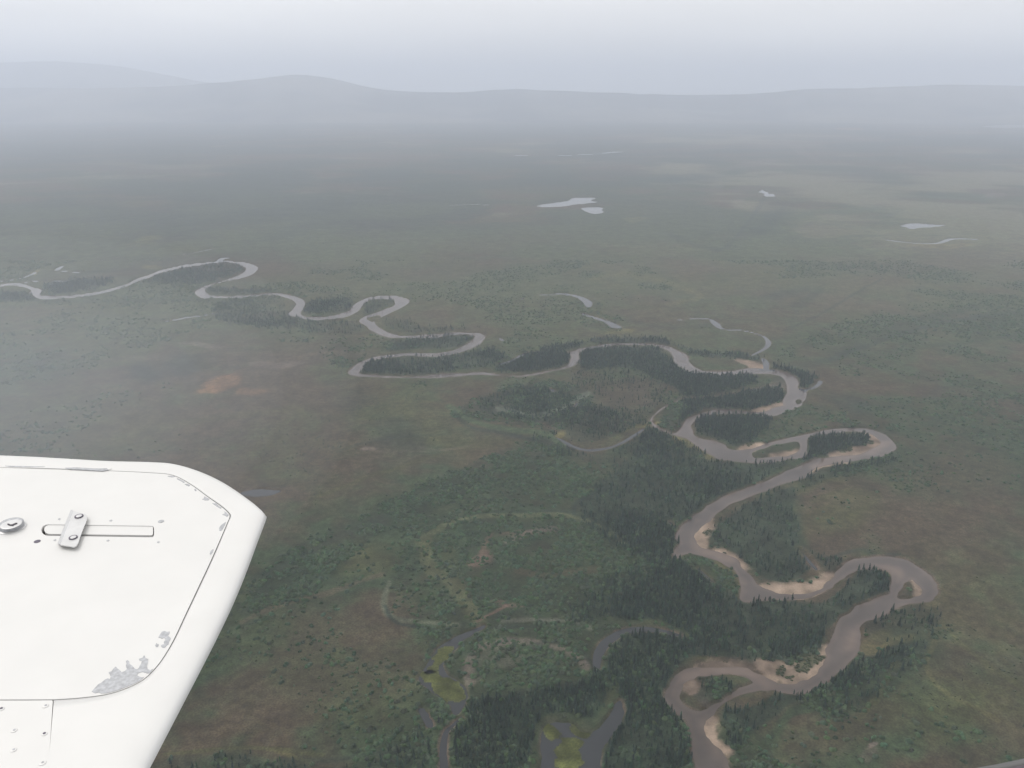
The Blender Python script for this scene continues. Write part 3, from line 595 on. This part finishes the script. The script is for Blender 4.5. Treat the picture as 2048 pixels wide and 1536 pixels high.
# ------------------------------------------------------------------ hills on the horizon
def ridge(name, sky_px, R, Y0, Y1, seed, rough):
    cols = np.arange(-900, 2951, 8.0); T = np.linspace(0, 1, 70)
    sx, sy = zip(*sky_px)
    sk_ = np.interp(cols, sx, sy)
    kk = np.ones(9) / 9; sk_ = np.convolve(np.pad(sk_, 4, mode='edge'), kk, 'valid') + 1.6 * fbm(cols, cols * 0 + seed, 120, 4, seed, None, .7)
    b = (768 - sk_) / F; slope = (-SP + b * CP) / (CP + b * SP)
    top = H + slope * R
    Yv = Y0 + (Y1 - Y0) * T[:, None] + 0 * cols[None]
    t = np.clip((Yv - Y0) / (R - Y0), 0, 1); tb = np.clip((Yv - R) / (Y1 - R), 0, 1)
    Xv = (cols[None] - 1024) / F / (CP + 0 * Yv) * Yv * 1.0
    prof = (t ** 1.5) * (1 - .5 * tb ** 1.5)
    nz = fbm(Xv, Yv, 1800, 4, seed)
    fold = fbm(Xv, Yv, 3800, 3, seed + 5)
    Zv = top[None] * prof + rough * nz * t * (1 - t) * 2.2 + rough * .9 * fold * t * (1 - t) * 3 + rough * .05 * fbm(Xv, Yv, 500, 3, seed + 3) * t - 18 * (1 - t) ** 2
    V = np.stack([Xv, Yv, Zv], -1).reshape(-1, 3)
    n, m = Xv.shape; ii = np.arange(n * m).reshape(n, m)
    q = np.stack([ii[:-1, :-1], ii[:-1, 1:], ii[1:, 1:], ii[1:, :-1]], -1).reshape(-1, 4)
    g = np.clip(.5 + .8 * nz + .4 * fbm(Xv, Yv, 600, 3, seed + 9), 0, 1)[..., None]
    c = np.array(DARK) * .6 * (1 - g) + np.array((.13, .125, .10)) * g
    return tag(link(name, np_mesh(name, V, q, c.reshape(-1, 3), smooth=True), M_HILL), kind='structure')
ridge('hills', [(-900,182),(0,176),(300,176),(430,172),(520,164),(590,158),(625,150),(655,148),(690,152),(730,162),(780,178),(850,184),(900,187),(960,184),(1020,178),(1080,180),(1200,186),(1330,191),(1420,190),(1500,182),(1560,176),(1640,177),(1750,171),(1810,168),(1900,171),(2048,178),(2950,180)], 16500, 12900, 21000, 91, 110)
ridge('hills', [(-900,150),(0,137),(90,127),(170,122),(250,123),(330,131),(400,144),(450,158),(520,170),(700,182),(1100,190),(2950,190)], 22000, 17500, 27000, 97, 110)

# ------------------------------------------------------------------ vegetation
def spruce_shape(layers, n, seed, droop=.12, base=.16):
    """unit-height spire: stacked ragged skirts of branches; returns verts, faces"""
    r_ = np.random.default_rng(seed); V = []; Fq = []
    for k in range(layers):
        z0 = base + (1 - base) * k / layers; z1 = min(1.0, z0 + (1 - base) / layers * 1.9)
        rad = .135 * (1 - (k / layers) ** 1.15) + .022
        b = len(V); V.append((r_.normal(0, .008), r_.normal(0, .008), z1))
        ph = r_.uniform(0, 6.28)
        for j in range(n):
            a = ph + j * 2 * math.pi / n
            rr = rad * ((1.15 if j % 2 == 0 else .62) + r_.uniform(-.18, .18))
            V.append((rr * math.cos(a), rr * math.sin(a), z0 - (droop * rad if j % 2 == 0 else -.02) + r_.uniform(-.015, .015)))
        for j in range(n): Fq.append((b, b + 1 + j, b + 1 + (j + 1) % n))
    return np.array(V), np.array(Fq)
def blob_shape(seed):
    r_ = np.random.default_rng(seed); V = []; Fq = []
    for c in range(3):
        ox, oy = r_.uniform(-.45, .45, 2); s = r_.uniform(.45, .8); h = r_.uniform(.6, 1.0)
        b = len(V); V.append((ox + r_.normal(0, .08), oy, h))
        n = 5; ph = r_.uniform(0, 6)
        for ring, (rr, zz) in enumerate(((.62, .75), (1.0, .15))):
            for j in range(n):
                a = ph + (j + .5 * ring) * 2 * math.pi / n; q = s * rr * r_.uniform(.75, 1.2)
                V.append((ox + q * math.cos(a), oy + q * math.sin(a), h * zz * r_.uniform(.75, 1.15)))
        for j in range(n):
            j2 = (j + 1) % n
            Fq += [(b, b + 1 + j, b + 1 + j2), (b + 1 + j, b + 6 + j, b + 1 + j2), (b + 1 + j2, b + 6 + j, b + 6 + j2)]
    return np.array(V), np.array(Fq)
def scatter(dens, per_m2, rowlim=(420, 1800)):
    """random plants: world positions plus the terrain height under them"""
    area = step_x * step_y; ok = (PY < rowlim[1]) & (PY > rowlim[0])
    lam = np.where(ok, dens * per_m2 * area, 0)
    cnt = rng.poisson(lam)
    r, c = np.nonzero(cnt); rep = cnt[r, c]; r = np.repeat(r, rep); c = np.repeat(c, rep)
    x = GX[r, c] + rng.uniform(-.5, .5, len(r)) * step_x[r, c]; y = GY[r, c] + rng.uniform(-.5, .5, len(r)) * step_y[r, c]
    return np.stack([x, y, np.maximum(Z[r, c], .1)], -1), r, c
def assemble(name, shapes, P, S, SZ, col, material, base_noise=.12):
    """one mesh out of many plants: P positions, S width scale, SZ height"""
    n = len(P); which = rng.integers(0, len(shapes), n); rot = rng.uniform(0, 6.283, n)
    Vs, Fs, Cs = [], [], []; off = 0
    for k, (v, f) in enumerate(shapes):
        i = np.nonzero(which == k)[0]
        if not len(i): continue
        c, s = np.cos(rot[i])[:, None], np.sin(rot[i])[:, None]
        x = (v[None, :, 0] * c - v[None, :, 1] * s) * S[i][:, None] + P[i, 0][:, None]
        y = (v[None, :, 0] * s + v[None, :, 1] * c) * S[i][:, None] + P[i, 1][:, None]
        z = v[None, :, 2] * SZ[i][:, None] + P[i, 2][:, None]
        Vs.append(np.stack([x, y, z], -1).reshape(-1, 3))
        Fs.append((f[None] + (np.arange(len(i)) * len(v))[:, None, None] + off).reshape(-1, 3))
        Cs.append(np.repeat(col[i], len(v), 0) * (1 + rng.uniform(-base_noise, base_noise, (len(i) * len(v), 1))))
        off += len(i) * len(v)
    return link(name, np_mesh(name, np.concatenate(Vs), np.concatenate(Fs), np.concatenate(Cs)), material)
far_spruce = [spruce_shape(4, 6, s) for s in range(5)]
blobs = [blob_shape(s) for s in range(6)]

thin_n = np.clip(.75 + .9 * n2, .15, 1.2)
P, r, c = scatter(FD * thin_n, 1 / 7.5, (440, 1760))
hgt = rng.gamma(5, 1.0, len(P)) * .95 + 1.6; hgt = np.clip(hgt * .88, 2.2, 12)
SPR = np.array((.027, .044, .031))
colr = SPR * rng.uniform(.6, 1.45, (len(P), 1)) * (1 + rng.uniform(-.12, .12, (len(P), 3)))
# open tundra: lone spruces
P2, r2, c2 = scatter(near * sstep(.0, .5, n2 + .3 * n1) , 1 / 900.0, (480, 1760))
h2 = rng.uniform(2, 5, len(P2)); col2 = SPR * rng.uniform(.8, 1.5, (len(P2), 1)) * np.ones(3)
# taller spruces standing right on the banks
bank = (WATER > 2.5) & (WATER < 9) & (FD > .3) & (DIST < 3200)
P3, r3, c3 = scatter(bank.astype(float), 1 / 55.0, (480, 1700))
h3 = rng.uniform(6, 11.5, len(P3)); col3 = SPR * rng.uniform(.5, 1.0, (len(P3), 1)) * np.ones(3)
allP = np.concatenate([P, P2, P3]); allH = np.concatenate([hgt, h2, h3]); allC = np.concatenate([colr, col2, col3])
ppx, ppy = proj(allP[:, 0], allP[:, 1], allP[:, 2])
dist = np.sqrt(allP[:, 0] ** 2 + allP[:, 1] ** 2 + H * H)
size = allH / dist
inside = (ppx > 300 + (1536 - ppy) * .62) & (ppx < 2040) & (ppy > 1000) & (ppy < 1534) & (ppx > 560)
score = np.where(inside, size, 0)
order = np.argsort(-score)[:300]
single = np.zeros(len(allP), bool); single[order] = True
assemble('spruce_forest', far_spruce, allP[~single], allH[~single] * rng.uniform(.85, 1.2, (~single).sum()), allH[~single], allC[~single], M_LEAF)
tag(bpy.data.objects['spruce_forest'], 'dense dark green spruce forest covering the river loops and valley floor', 'forest', kind='stuff')

# the 300 spruces that show largest: one tree each
near_meshes = []
for k in range(6):
    v, f = spruce_shape(9, 10, 100 + k, droop=.5, base=.10)
    cr = np_mesh('crown', v, f, np.tile(SPR * (.7 + .12 * k), (len(v), 1)) * rng.uniform(.75, 1.2, (len(v), 1)))
    cr.materials.append(M_LEAF)
    n = 6; tv = []; tf = []
    for zz, rr in ((-.04, .016), (.3, .012), (.98, .002)):
        for j in range(n): tv.append((rr * math.cos(j * 1.047), rr * math.sin(j * 1.047), zz))
    for lv in range(2):
        for j in range(n): tf.append((lv * n + j, lv * n + (j + 1) % n, (lv + 1) * n + (j + 1) % n, (lv + 1) * n + j))
    tr = np_mesh('trunk', np.array(tv), np.array(tf)); tr.materials.append(M_BARK)
    near_meshes.append((cr, tr))
def stand_label(x, y):
    if x < 1075: return 'narrow dark spruce in the wood on the left of the bottom pond', 'spruces left of the bottom pond'
    if y > 1440 and x < 1400: return 'dark spruce in the dense wood between the bottom pond and the river', 'spruces between the bottom pond and the river'
    if x < 1215: return 'dark spruce in the wood just above the bottom pond', 'spruces above the bottom pond'
    if x < 1420 and y > 1230: return 'tall dark spruce in the wood right of the slim curved oxbow pond', 'spruces right of the curved oxbow pond'
    if x > 1420 and y > 1330: return 'dark spruce on the right bank of the lowest river bend', 'spruces on the right bank of the lowest bend'
    if y > 1180: return 'tall spruce in the wood inside the lower right river loop', 'spruces inside the lower right river loop'
    if x > 1410: return 'tall spruce in the wood filling the middle river bend', 'spruces filling the middle river bend'
    return 'tall spruce in the wood on the left bank of the middle river', 'spruces on the left bank of the middle river'
for i in order:
    cr, tr = near_meshes[int(rng.integers(0, 6))]
    e = bpy.data.objects.new('spruce_tree', None); C.objects.link(e)
    e.location = allP[i]; e.rotation_euler = (0, 0, rng.uniform(0, 6.28)); s = allH[i]; e.scale = (s * rng.uniform(.9, 1.2), s * rng.uniform(.9, 1.2), s)
    e.empty_display_size = .1
    a = bpy.data.objects.new('crown', cr); C.objects.link(a); a.parent = e
    b = bpy.data.objects.new('trunk', tr); C.objects.link(b); b.parent = e
    l, g = stand_label(ppx[i], ppy[i]); tag(e, l, 'spruce tree', g)

Ps, rs, cs = scatter(SD * 1.0 * np.clip(.7 + 1.3 * n3 + .5 * n2, .05, 1.5), 1 / 10.0, (520, 1760))
hs = rng.uniform(1.2, 3.4, len(Ps)); SCR = np.array((.046, .070, .038))
cs_ = SCR * rng.uniform(.65, 1.35, (len(Ps), 1)) * (1 + rng.uniform(-.15, .15, (len(Ps), 3)))
o = assemble('willow_scrub', blobs, Ps, hs * rng.uniform(.8, 1.3, len(Ps)), hs, cs_, M_LEAF, .2)
tag(o, 'bright green willow scrub thickets along the slopes and old channels', 'scrub', kind='stuff')
Pt, rt, ct = scatter(near * sstep(-.1, .6, n2 + .5 * n3), 1 / 120.0, (860, 1760))
ht = rng.uniform(.5, 1.3, len(Pt)); ct_ = np.array((.044, .056, .031)) * rng.uniform(.7, 1.3, (len(Pt), 1)) * np.ones(3)
o = assemble('dwarf_birch', blobs, Pt, ht * 1.5, ht, ct_, M_LEAF, .2)
tag(o, 'low dark dwarf birch dotted over the open brown tundra', 'dwarf shrubs', kind='stuff')
# bushes and driftwood on the sandbars
msk = (SB >= 0) & (WATER > 2.5) & (barveg > .4)
Pb, rb, cb = scatter(msk.astype(float), 1 / 7.0, (860, 1600))
if len(Pb):
    hb = rng.uniform(.6, 1.8, len(Pb))
    o = assemble('bar_bushes', blobs, Pb, hb * 1.3, hb, np.array((.05, .06, .03)) * rng.uniform(.6, 1.2, (len(Pb), 1)) * np.ones(3), M_LEAF, .2)
    tag(o, 'small dark bushes scattered over the pale sandbars', 'bushes', kind='stuff')
print('plants', len(allP), len(Ps), len(Pt), len(Pb))

# ------------------------------------------------------------------ aircraft wing
M_PAINT = simple('white_aircraft_paint', (.69, .686, .672), .38, 0, .4, .035, 9)
M_GAP = simple('dark_seam', (.05, .045, .055), .8)
M_METAL = simple('bare_aluminium', (.46, .47, .49), .55, .35, .4, .3, 160)
M_PLATE = simple('satin_steel_plate', (.62, .62, .62), .4, .5, .5, .08, 60)
M_SCREW = simple('dull_steel_screw', (.11, .10, .13), .5, .5)
ZT = 499.15
def wp(x, y, z=ZT):
    p = at(x, y, z); return (float(p[0]), float(p[1]), z)
wing = bpy.data.objects.new('aircraft_wing', None); C.objects.link(wing)
wing.location = (*wp(200, 1200)[:2], ZT); wing.empty_display_size = .1
WL = Vector(wing.location)
tag(wing, 'white painted aircraft wing end with chipped paint and dark panel seams', 'aircraft wing')
def py_mesh(name, V, Fc, m, parent=wing, smooth=False, origin=WL):
    me = bpy.data.meshes.new(name)
    me.from_pydata([tuple(Vector(v) - origin) for v in V], [], Fc)
    if smooth:
        for p in me.polygons: p.use_smooth = True
    return link(name, me, m, parent)
# crown of the skin: the top surface falls off gently towards the far and outer edges
SEAM = [(-400,921,0),(0,935,0),(120,939,0),(215,942,0),(300,946,0),(345,951,0),(382,970,0),(415,994,0),(442,1013,0),(457,1027,0),(459,1034,0),(454,1046,0),(440,1079,0),(420,1124,0),(396,1175,0),(370,1230,0),(350,1273,0),(334,1302,0),(314,1331,0),(288,1357,0),(254,1375,0),(212,1388,0),(160,1395,0),(108,1398.5,0)]
OUTER = [(-400,902),(0,915),(120,921),(215,927),(300,929),(350,933),(405,949),(455,973),(503,1006),(526,1025),(531.5,1032),(532,1040),(514,1088),(491,1150),(466,1210),(440,1265),(420,1305),(400,1344),(375,1392),(350,1440),(325,1488),(300,1536),(265,1600),(90,1690)]
n0 = len(SEAM)
S2 = catmull(np.array([s[:2] for s in SEAM]), 5, False); O2 = catmull(np.array(OUTER, float), 5, False)
ZE = ZT - .016      # height of the widest line
def seam_pts(z, inset):  # move away from the lid centre (world metres)
    P = np.array([wp(x, y, ZT)[:2] for x, y in S2]); c = np.array(wp(150, 1180)[:2])
    d = P - c; d /= np.linalg.norm(d, axis=1)[:, None]; P = P + d * inset
    return [(p[0], p[1], z) for p in P]
s_top = np.array(seam_pts(ZT, .0027)); o_mid = np.array([wp(x, y, ZE) for x, y in O2])
rows_ = [s_top - [0, 0, .02], s_top - [0, 0, .0006], s_top]
for t in np.linspace(0.08, 1, 14):
    k = t ** 1.0
    xy = s_top[:, :2] * (1 - k) + o_mid[:, :2] * k
    fall = (ZT - ZE) * (1 - np.sqrt(max(0, 1 - max(0, (k - .0)) ** 5)))
    rows_.append(np.column_stack([xy, np.full(len(xy), ZT - fall)]))
cen = np.array(wp(150, 1250)[:2])
for dz, ins in ((.0025, .0035), (.008, .014), (.03, .06), (.06, .16)):
    d = o_mid[:, :2] - cen; d /= np.linalg.norm(d, axis=1)[:, None]
    rows_.append(np.column_stack([o_mid[:, :2] - d * ins, np.full(len(o_mid), ZE - dz)]))
m_ = len(s_top); V = np.concatenate(rows_)
Fc = [(i * m_ + j, (i + 1) * m_ + j, (i + 1) * m_ + j + 1, i * m_ + j + 1) for i in range(len(rows_) - 1) for j in range(m_ - 1)]
py_mesh('wing_tip_skin', V, Fc, M_PAINT, smooth=True)
# riveted panel at the lower left, its own sheet beyond a narrow joint
pan = [(-400,1400.2),(0,1401),(60,1401),(104,1400.6),(105.6,1403),(86.5,1690),(-400,1690)]
def slab(name, poly, z, th, m, parent=wing, holes=None, bevel=.0):
    loops = [[Vector((*wp(x, y, z)[:2], z)) for x, y in poly]] + [[Vector((*wp(x, y, z)[:2], z)) for x, y in h] for h in (holes or [])]
    flat = [v for l in loops for v in l]; tri = tessellate_polygon(loops); n = len(flat)
    V = [tuple(v) for v in flat] + [(v.x, v.y, v.z - th) for v in flat]
    Fc = []
    for t in tri:
        a, b, c = (flat[k] for k in t)
        up = (b - a).cross(c - a).z > 0
        Fc.append(t if up else t[::-1])
    b = 0
    for l in loops:
        k = len(l)
        for j in range(k): Fc.append((b + j, b + (j + 1) % k, n + b + (j + 1) % k, n + b + j))
        b += k
    return py_mesh(name, V, Fc, m, parent)
panel = slab('riveted_panel', pan, ZT - .0004, .015, M_PAINT)
under = [(-400,925)] + [(x, y) for x, y in catmull(np.array([s[:2] for s in SEAM]), 2, False)][2:] + [(108,1402),(100,1640),(-400,1690)]
slab('inner_frame', [(x + (4 if x > 330 else 0), y) for x, y in under], ZT - .014, .01, M_GAP)
# removable lid with a slotted opening
def rrect(x0, x1, yc0, yc1, h, n=8):
    pts = []
    for k in range(n + 1):
        a = math.pi / 2 + math.pi * k / n; pts.append((x0 + h * math.cos(a) * 1.25, yc0 - h * math.sin(a)))
    for k in range(n + 1):
        a = -math.pi / 2 + math.pi * k / n
        ca, sa = math.cos(a), math.sin(a)
        q = lambda t: math.copysign(abs(t) ** .45, t)
        pts.append((x1 + h * .8 * q(ca), yc1 - h * q(sa)))
    return pts
hole = rrect(97, 299, 1060, 1063, 11.5)
lidp = [(-400, 922.2)] + [(x, y) for x, y in S2][1:] + [(0,1399),(-400,1397.5)]
lid = slab('lid', lidp, ZT, .012, M_PAINT, holes=[hole])
ins = rrect(99.5, 299, 1058.8, 1061.4, 9.0)
slab('slot_plate', ins, ZT - .0018, .008, M_PAINT, lid)
bpy.data.objects['slot_plate'].parent = wing
# small fittings
def disc(name, x, y, rpx, h, m, parent=wing, n=20, zb=ZT, top=1.0, keyed=False):
    c = Vector(wp(x, y, zb)); r = (Vector(wp(x + rpx, y, zb)) - c).length
    V = []; Fc = []
    for zz, k in ((0, 1), (h * .75, 1), (h, .9 * top)):
        for j in range(n): V.append((c.x + r * k * math.cos(j * 2 * math.pi / n), c.y + r * k * math.sin(j * 2 * math.pi / n), zb + zz))
    for l in range(2):
        for j in range(n): Fc.append((l * n + j, l * n + (j + 1) % n, (l + 1) * n + (j + 1) % n, (l + 1) * n + j))
    Fc.append(tuple(range(2 * n, 3 * n)))
    return py_mesh(name, V, Fc, m, parent)
disc('lock_flange', 24, 1055.5, 26, .0022, M_PLATE, n=40)
lk = disc('lock', 23, 1052, 22.5, .0085, M_METAL, n=40, zb=ZT + .0022)
disc('lock_face', 22.5, 1049, 19, .0012, M_PLATE, n=40, zb=ZT + .0107)
slab('keyhole', [(14,1047.5),(17,1046.8),(21,1048.8),(25,1048.2),(31,1045.6),(34.5,1045.4),(34.5,1047.4),(29,1049.4),(26,1051.6),(20,1051.2),(15.5,1049.6)], ZT + .0126, .0006, M_GAP)
# Z-shaped bracket across the slot
zb = ZT + .009
def bp(x, y, z=zb): return wp(x, y, z)
plate = [(147,1022),(171,1028.5),(174.5,1031.5),(173,1041),(166,1058),(160,1074),(156,1086),(152,1092),(147,1093.5),(121,1089.5)]
Vp = [bp(*p) for p in plate]; th = .0022
V = Vp + [(v[0], v[1], v[2] - th) for v in Vp]; k = len(Vp)
Fc = [tuple(range(k))[::-1]] + [(j, (j + 1) % k, k + (j + 1) % k, k + j) for j in range(k)]
b0 = len(V)
V += [bp(147,1022), bp(121,1089.5), bp(117.5,1088, ZT + .0045), bp(115.5,1085, ZT + .0002), bp(141.5,1019, ZT + .0002), bp(144,1019.5, ZT + .0045)]
Fc += [(b0, b0 + 1, b0 + 2, b0 + 5), (b0 + 5, b0 + 2, b0 + 3, b0 + 4)]
br = py_mesh('bracket', V, Fc, M_PLATE)
for x, y in ((158, 1033), (146.5, 1075.5)):
    disc('bracket_screw', x, y, 8.2, .0022, M_SCREW, zb=zb)
    disc('bracket_screw_head', x, y - 1, 5.6, .001, M_PLATE, zb=zb + .0022)
for x, y, r in ((322, 1043, 5.8), (74.5, 1083, 6.2)):
    disc('flush_screw', x, y, r, .0008, M_SCREW if x < 100 else M_METAL)
for x, y in ((119,1038),(222,1041),(110,1080),(216,1081),(317,1084)):
    slab('screw_mark', [(x-3,y-1),(x-.6,y-.7),(x+.6,y-2.6),(x+1.4,y-.6),(x+3.4,y-.4),(x+1,y+.6),(x+.4,y+2.6),(x-.8,y+.9),(x-3,y+1.4)], ZT + .0005, .0004, M_METAL)
for x, y, r in ((91,1412,6),(3,1418,5.5),(28,1461,6),(89,1468,5.5),(27,1500,6),(85,1526,7),(-20,1470,6)):
    disc('rivet', x, y, r, .0011, M_PAINT, zb=ZT - .0004, top=.72)
    disc('rivet_centre', x + (.8 if r != 5.5 else 0), y - .4, 2.4 if r != 5.5 else 3, .0016, M_METAL if r != 5.5 else M_SCREW, zb=ZT - .0004, n=10)
def tile(pts, s, ox, oy): return [(ox + x / s, oy + y / s) for x, y in pts]
T2 = 4.571
chips = [
 tile([(838,835),(870,800),(900,768),(925,756),(960,726),(985,716),(1004,722),(1012,700),(1000,672),(993,660),(1020,650),(1040,622),(1060,608),(1072,625),(1095,640),(1112,660),(1140,650),(1160,630),(1150,600),(1158,580),(1150,560),(1165,548),(1180,560),(1184,584),(1210,600),(1232,628),(1255,632),(1270,620),(1278,600),(1292,580),(1296,556),(1275,552),(1270,538),(1290,532),(1305,525),(1312,508),(1322,505),(1330,530),(1355,540),(1350,575),(1342,600),(1350,632),(1375,640),(1398,628),(1370,668),(1345,668),(1300,655),(1262,668),(1252,690),(1290,705),(1315,705),(1268,742),(1210,770),(1150,795),(1090,818),(1030,836),(970,850),(925,852),(900,842),(870,850)], T2, 0, 1200),
 tile([(1448,340),(1462,315),(1480,290),(1500,282),(1520,290),(1552,288),(1545,310),(1532,326),(1548,335),(1560,350),(1545,378),(1540,402),(1520,415),(1508,432),(1488,436),(1470,420),(1478,408),(1500,404),(1498,385),(1512,360),(1500,342),(1480,352),(1465,345)], T2, 0, 1200),
 tile([(1418,415),(1430,392),(1440,402),(1452,405),(1446,420),(1436,430),(1425,424)], T2, 0, 1200),
 tile([(1225,264),(1250,260),(1282,265),(1262,272),(1240,268)], 3.657, 0, 880),
 tile([(1292,278),(1320,288),(1352,306),(1345,314),(1325,300),(1300,288)], 3.657, 0, 880),
 tile([(1350,322),(1375,320),(1390,332),(1380,338),(1362,330)], 3.657, 0, 880),
 tile([(1420,360),(1432,356),(1438,372),(1426,372)], 3.657, 0, 880),
 tile([(1478,432),(1490,428),(1494,412),(1508,418),(1532,432),(1525,440),(1500,440)], 3.657, 0, 880),
 tile([(1552,462),(1580,462),(1600,482),(1622,494),(1612,500),(1590,488),(1570,474)], 3.657, 0, 880),
 tile([(1625,545),(1645,536),(1640,520),(1655,530),(1672,548),(1660,560),(1648,552)], 3.657, 0, 880),
 tile([(1604,662),(1602,645),(1612,628),(1630,612),(1652,598),(1645,620),(1628,650),(1615,664)], 3.657, 0, 880),
 tile([(1534,832),(1540,812),(1556,798),(1562,800),(1552,824),(1540,840)], 3.657, 0, 880),
 tile([(1908,552),(1922,548),(1938,560),(1928,576),(1918,566)], 3.657, 0, 880),
]
for i, p in enumerate(chips):
    slab('bare_metal_patch', p, ZT + (.0006 if i != 12 else -.012), .0007, M_METAL)
# overlapping edge strip with a ragged sealant end along the far side
for nm, pts, dz, m in (('leading_strip', [(-400,916),(0,928.5),(60,930),(130,932.5),(190,934.5),(222,934),(224,937),(212,941),(190,940),(120,937),(0,934),(-400,921)], .0015, M_PAINT),
                   ('sealant', [(130,935.5),(150,934.6),(190,936.8),(214,936.5),(217,939.5),(205,941.6),(170,939.5),(140,938.2)], .0024, M_METAL),
                   ('sealant', [(10,931.4),(50,932.2),(90,933.2),(60,934.0),(20,933.2)], .0022, M_METAL)):
    slab(nm, pts, ZT + dz, .0015, m)
for o_ in wing.children:
    if o_.name.split('.')[0] in ('lid', 'wing_tip_skin'): pass

# ------------------------------------------------------------------ edge of the cabin window, lower right
WF = bpy.data.objects.new('window_frame', None); C.objects.link(WF)
def cpt(px, py, d):   # point at distance d along the sight line
    a = (px - 1024) / F; b = (768 - py) / F
    return Vector((a * d, (CP + b * SP) * d, H + (-SP + b * CP) * d))
WF.location = cpt(2050, 1560, .42)
tag(WF, 'pale curved plastic edge of the cabin window frame in the lower right corner', 'window frame')
FL = Vector(WF.location)
def rim(name, l0, l1, d0, d1, m):
    V = []; 
    A = [cpt(x, y, d0) for x, y in l0]; B = [cpt(x, y, d1) for x, y in l1]
    n = len(A); dn = Vector((0, .01, -.03))
    V = A + B + [b + dn for b in B] + [a + dn for a in A]
    Fc = []
    for r in range(4):
        for j in range(n - 1): Fc.append((r * n + j, r * n + j + 1, ((r + 1) % 4) * n + j + 1, ((r + 1) % 4) * n + j))
    Fc += [(0, n, 2 * n, 3 * n), (n - 1, 4 * n - 1, 3 * n - 1, 2 * n - 1)]
    return py_mesh(name, V, Fc, m, WF, True, FL)
xs_ = [1700, 1850, 1940, 1990, 2020, 2048, 2100, 2200, 2350]
l0 = [(x, 1537 - (x - 1945) * .165 - max(0, x - 1945) ** 2 * .0003 + max(0, 1945 - x) * .05) for x in xs_]
l1 = [(x, 1540 - (x - 1995) * .175 - max(0, x - 1995) ** 2 * .0003 + max(0, 1995 - x) * .06) for x in xs_]
l2 = [(x, y + 160) for x, y in l1]
M_TRIM = simple('grey_window_trim', (.12, .12, .12), .6); M_SEAL = simple('dark_window_seal', (.10, .085, .10), .7)
rim('rim', l0, l1, .45, .43, M_TRIM); rim('seal', l1, l2, .428, .40, M_SEAL)

# thin volumes added behind the wing, imitating the pale veil on the window glass
def ball(name, cx, cy_, cz, rx, ry, rz, n=24, m=48):
    V = []; Fc = []
    for i in range(1, n):
        a = math.pi * i / n
        for j in range(m): b = 2 * math.pi * j / m; V.append((cx + rx * math.sin(a) * math.cos(b), cy_ + ry * math.sin(a) * math.sin(b), cz + rz * math.cos(a)))
    V += [(cx, cy_, cz + rz), (cx, cy_, cz - rz)]; k = len(V)
    for i in range(n - 2):
        for j in range(m): Fc.append((i * m + j, (i + 1) * m + j, (i + 1) * m + (j + 1) % m, i * m + (j + 1) % m))
    for j in range(m): Fc.append((k - 2, j, (j + 1) % m)); Fc.append((k - 1, (n - 2) * m + (j + 1) % m, (n - 2) * m + j))
    me = bpy.data.meshes.new(name); me.from_pydata(V, [], Fc); return me
mm = bpy.data.materials.new('veil_air'); mm.use_nodes = True; mn = mm.node_tree; mn.nodes.clear()
mo = mn.nodes.new('ShaderNodeOutputMaterial'); mv = mn.nodes.new('ShaderNodeVolumePrincipled')
mv.inputs['Color'].default_value = (.88, .92, .985, 1); mv.inputs['Density'].default_value = 0.00013
mn.links.new(mv.outputs[0], mo.inputs['Volume'])
for q in (1.0, .8, .6, .42):
    veil_volume = link('veil_volume', ball('veil_volume', -560, 740, 190, 400 * q, 420 * q, 170 * q), mm)
    tag(veil_volume, 'thin pale volume added behind the wing, imitating the veil on the cabin window', 'veil_volume', kind='stuff')

# ------------------------------------------------------------------ haze: one even box of air round everything
def box_mesh(name, lo, hi):
    x0, y0, z0 = lo; x1, y1, z1 = hi
    V = [(x0,y0,z0),(x1,y0,z0),(x1,y1,z0),(x0,y1,z0),(x0,y0,z1),(x1,y0,z1),(x1,y1,z1),(x0,y1,z1)]
    Fc = [(3,2,1,0),(4,5,6,7),(0,1,5,4),(1,2,6,5),(2,3,7,6),(3,0,4,7)]
    me = bpy.data.meshes.new(name); me.from_pydata(V, [], Fc); return me
zmin = float(min(Z.min(), -20)) - 120
haze = link('haze', box_mesh('haze', (-60000, -14000, zmin), (60000, 40000, 1330)))
hm = bpy.data.materials.new('haze_air'); hm.use_nodes = True; hn = hm.node_tree; hn.nodes.clear()
ho = hn.nodes.new('ShaderNodeOutputMaterial'); hv = hn.nodes.new('ShaderNodeVolumePrincipled')
hv.inputs['Color'].default_value = (.795, .855, .972, 1); hv.inputs['Density'].default_value = 0.000115; hv.inputs['Anisotropy'].default_value = 0.25
hn.links.new(hv.outputs[0], ho.inputs['Volume']); haze.data.materials.append(hm)
tag(haze, 'pale blue-grey haze filling the air over the valley', 'haze', kind='stuff')
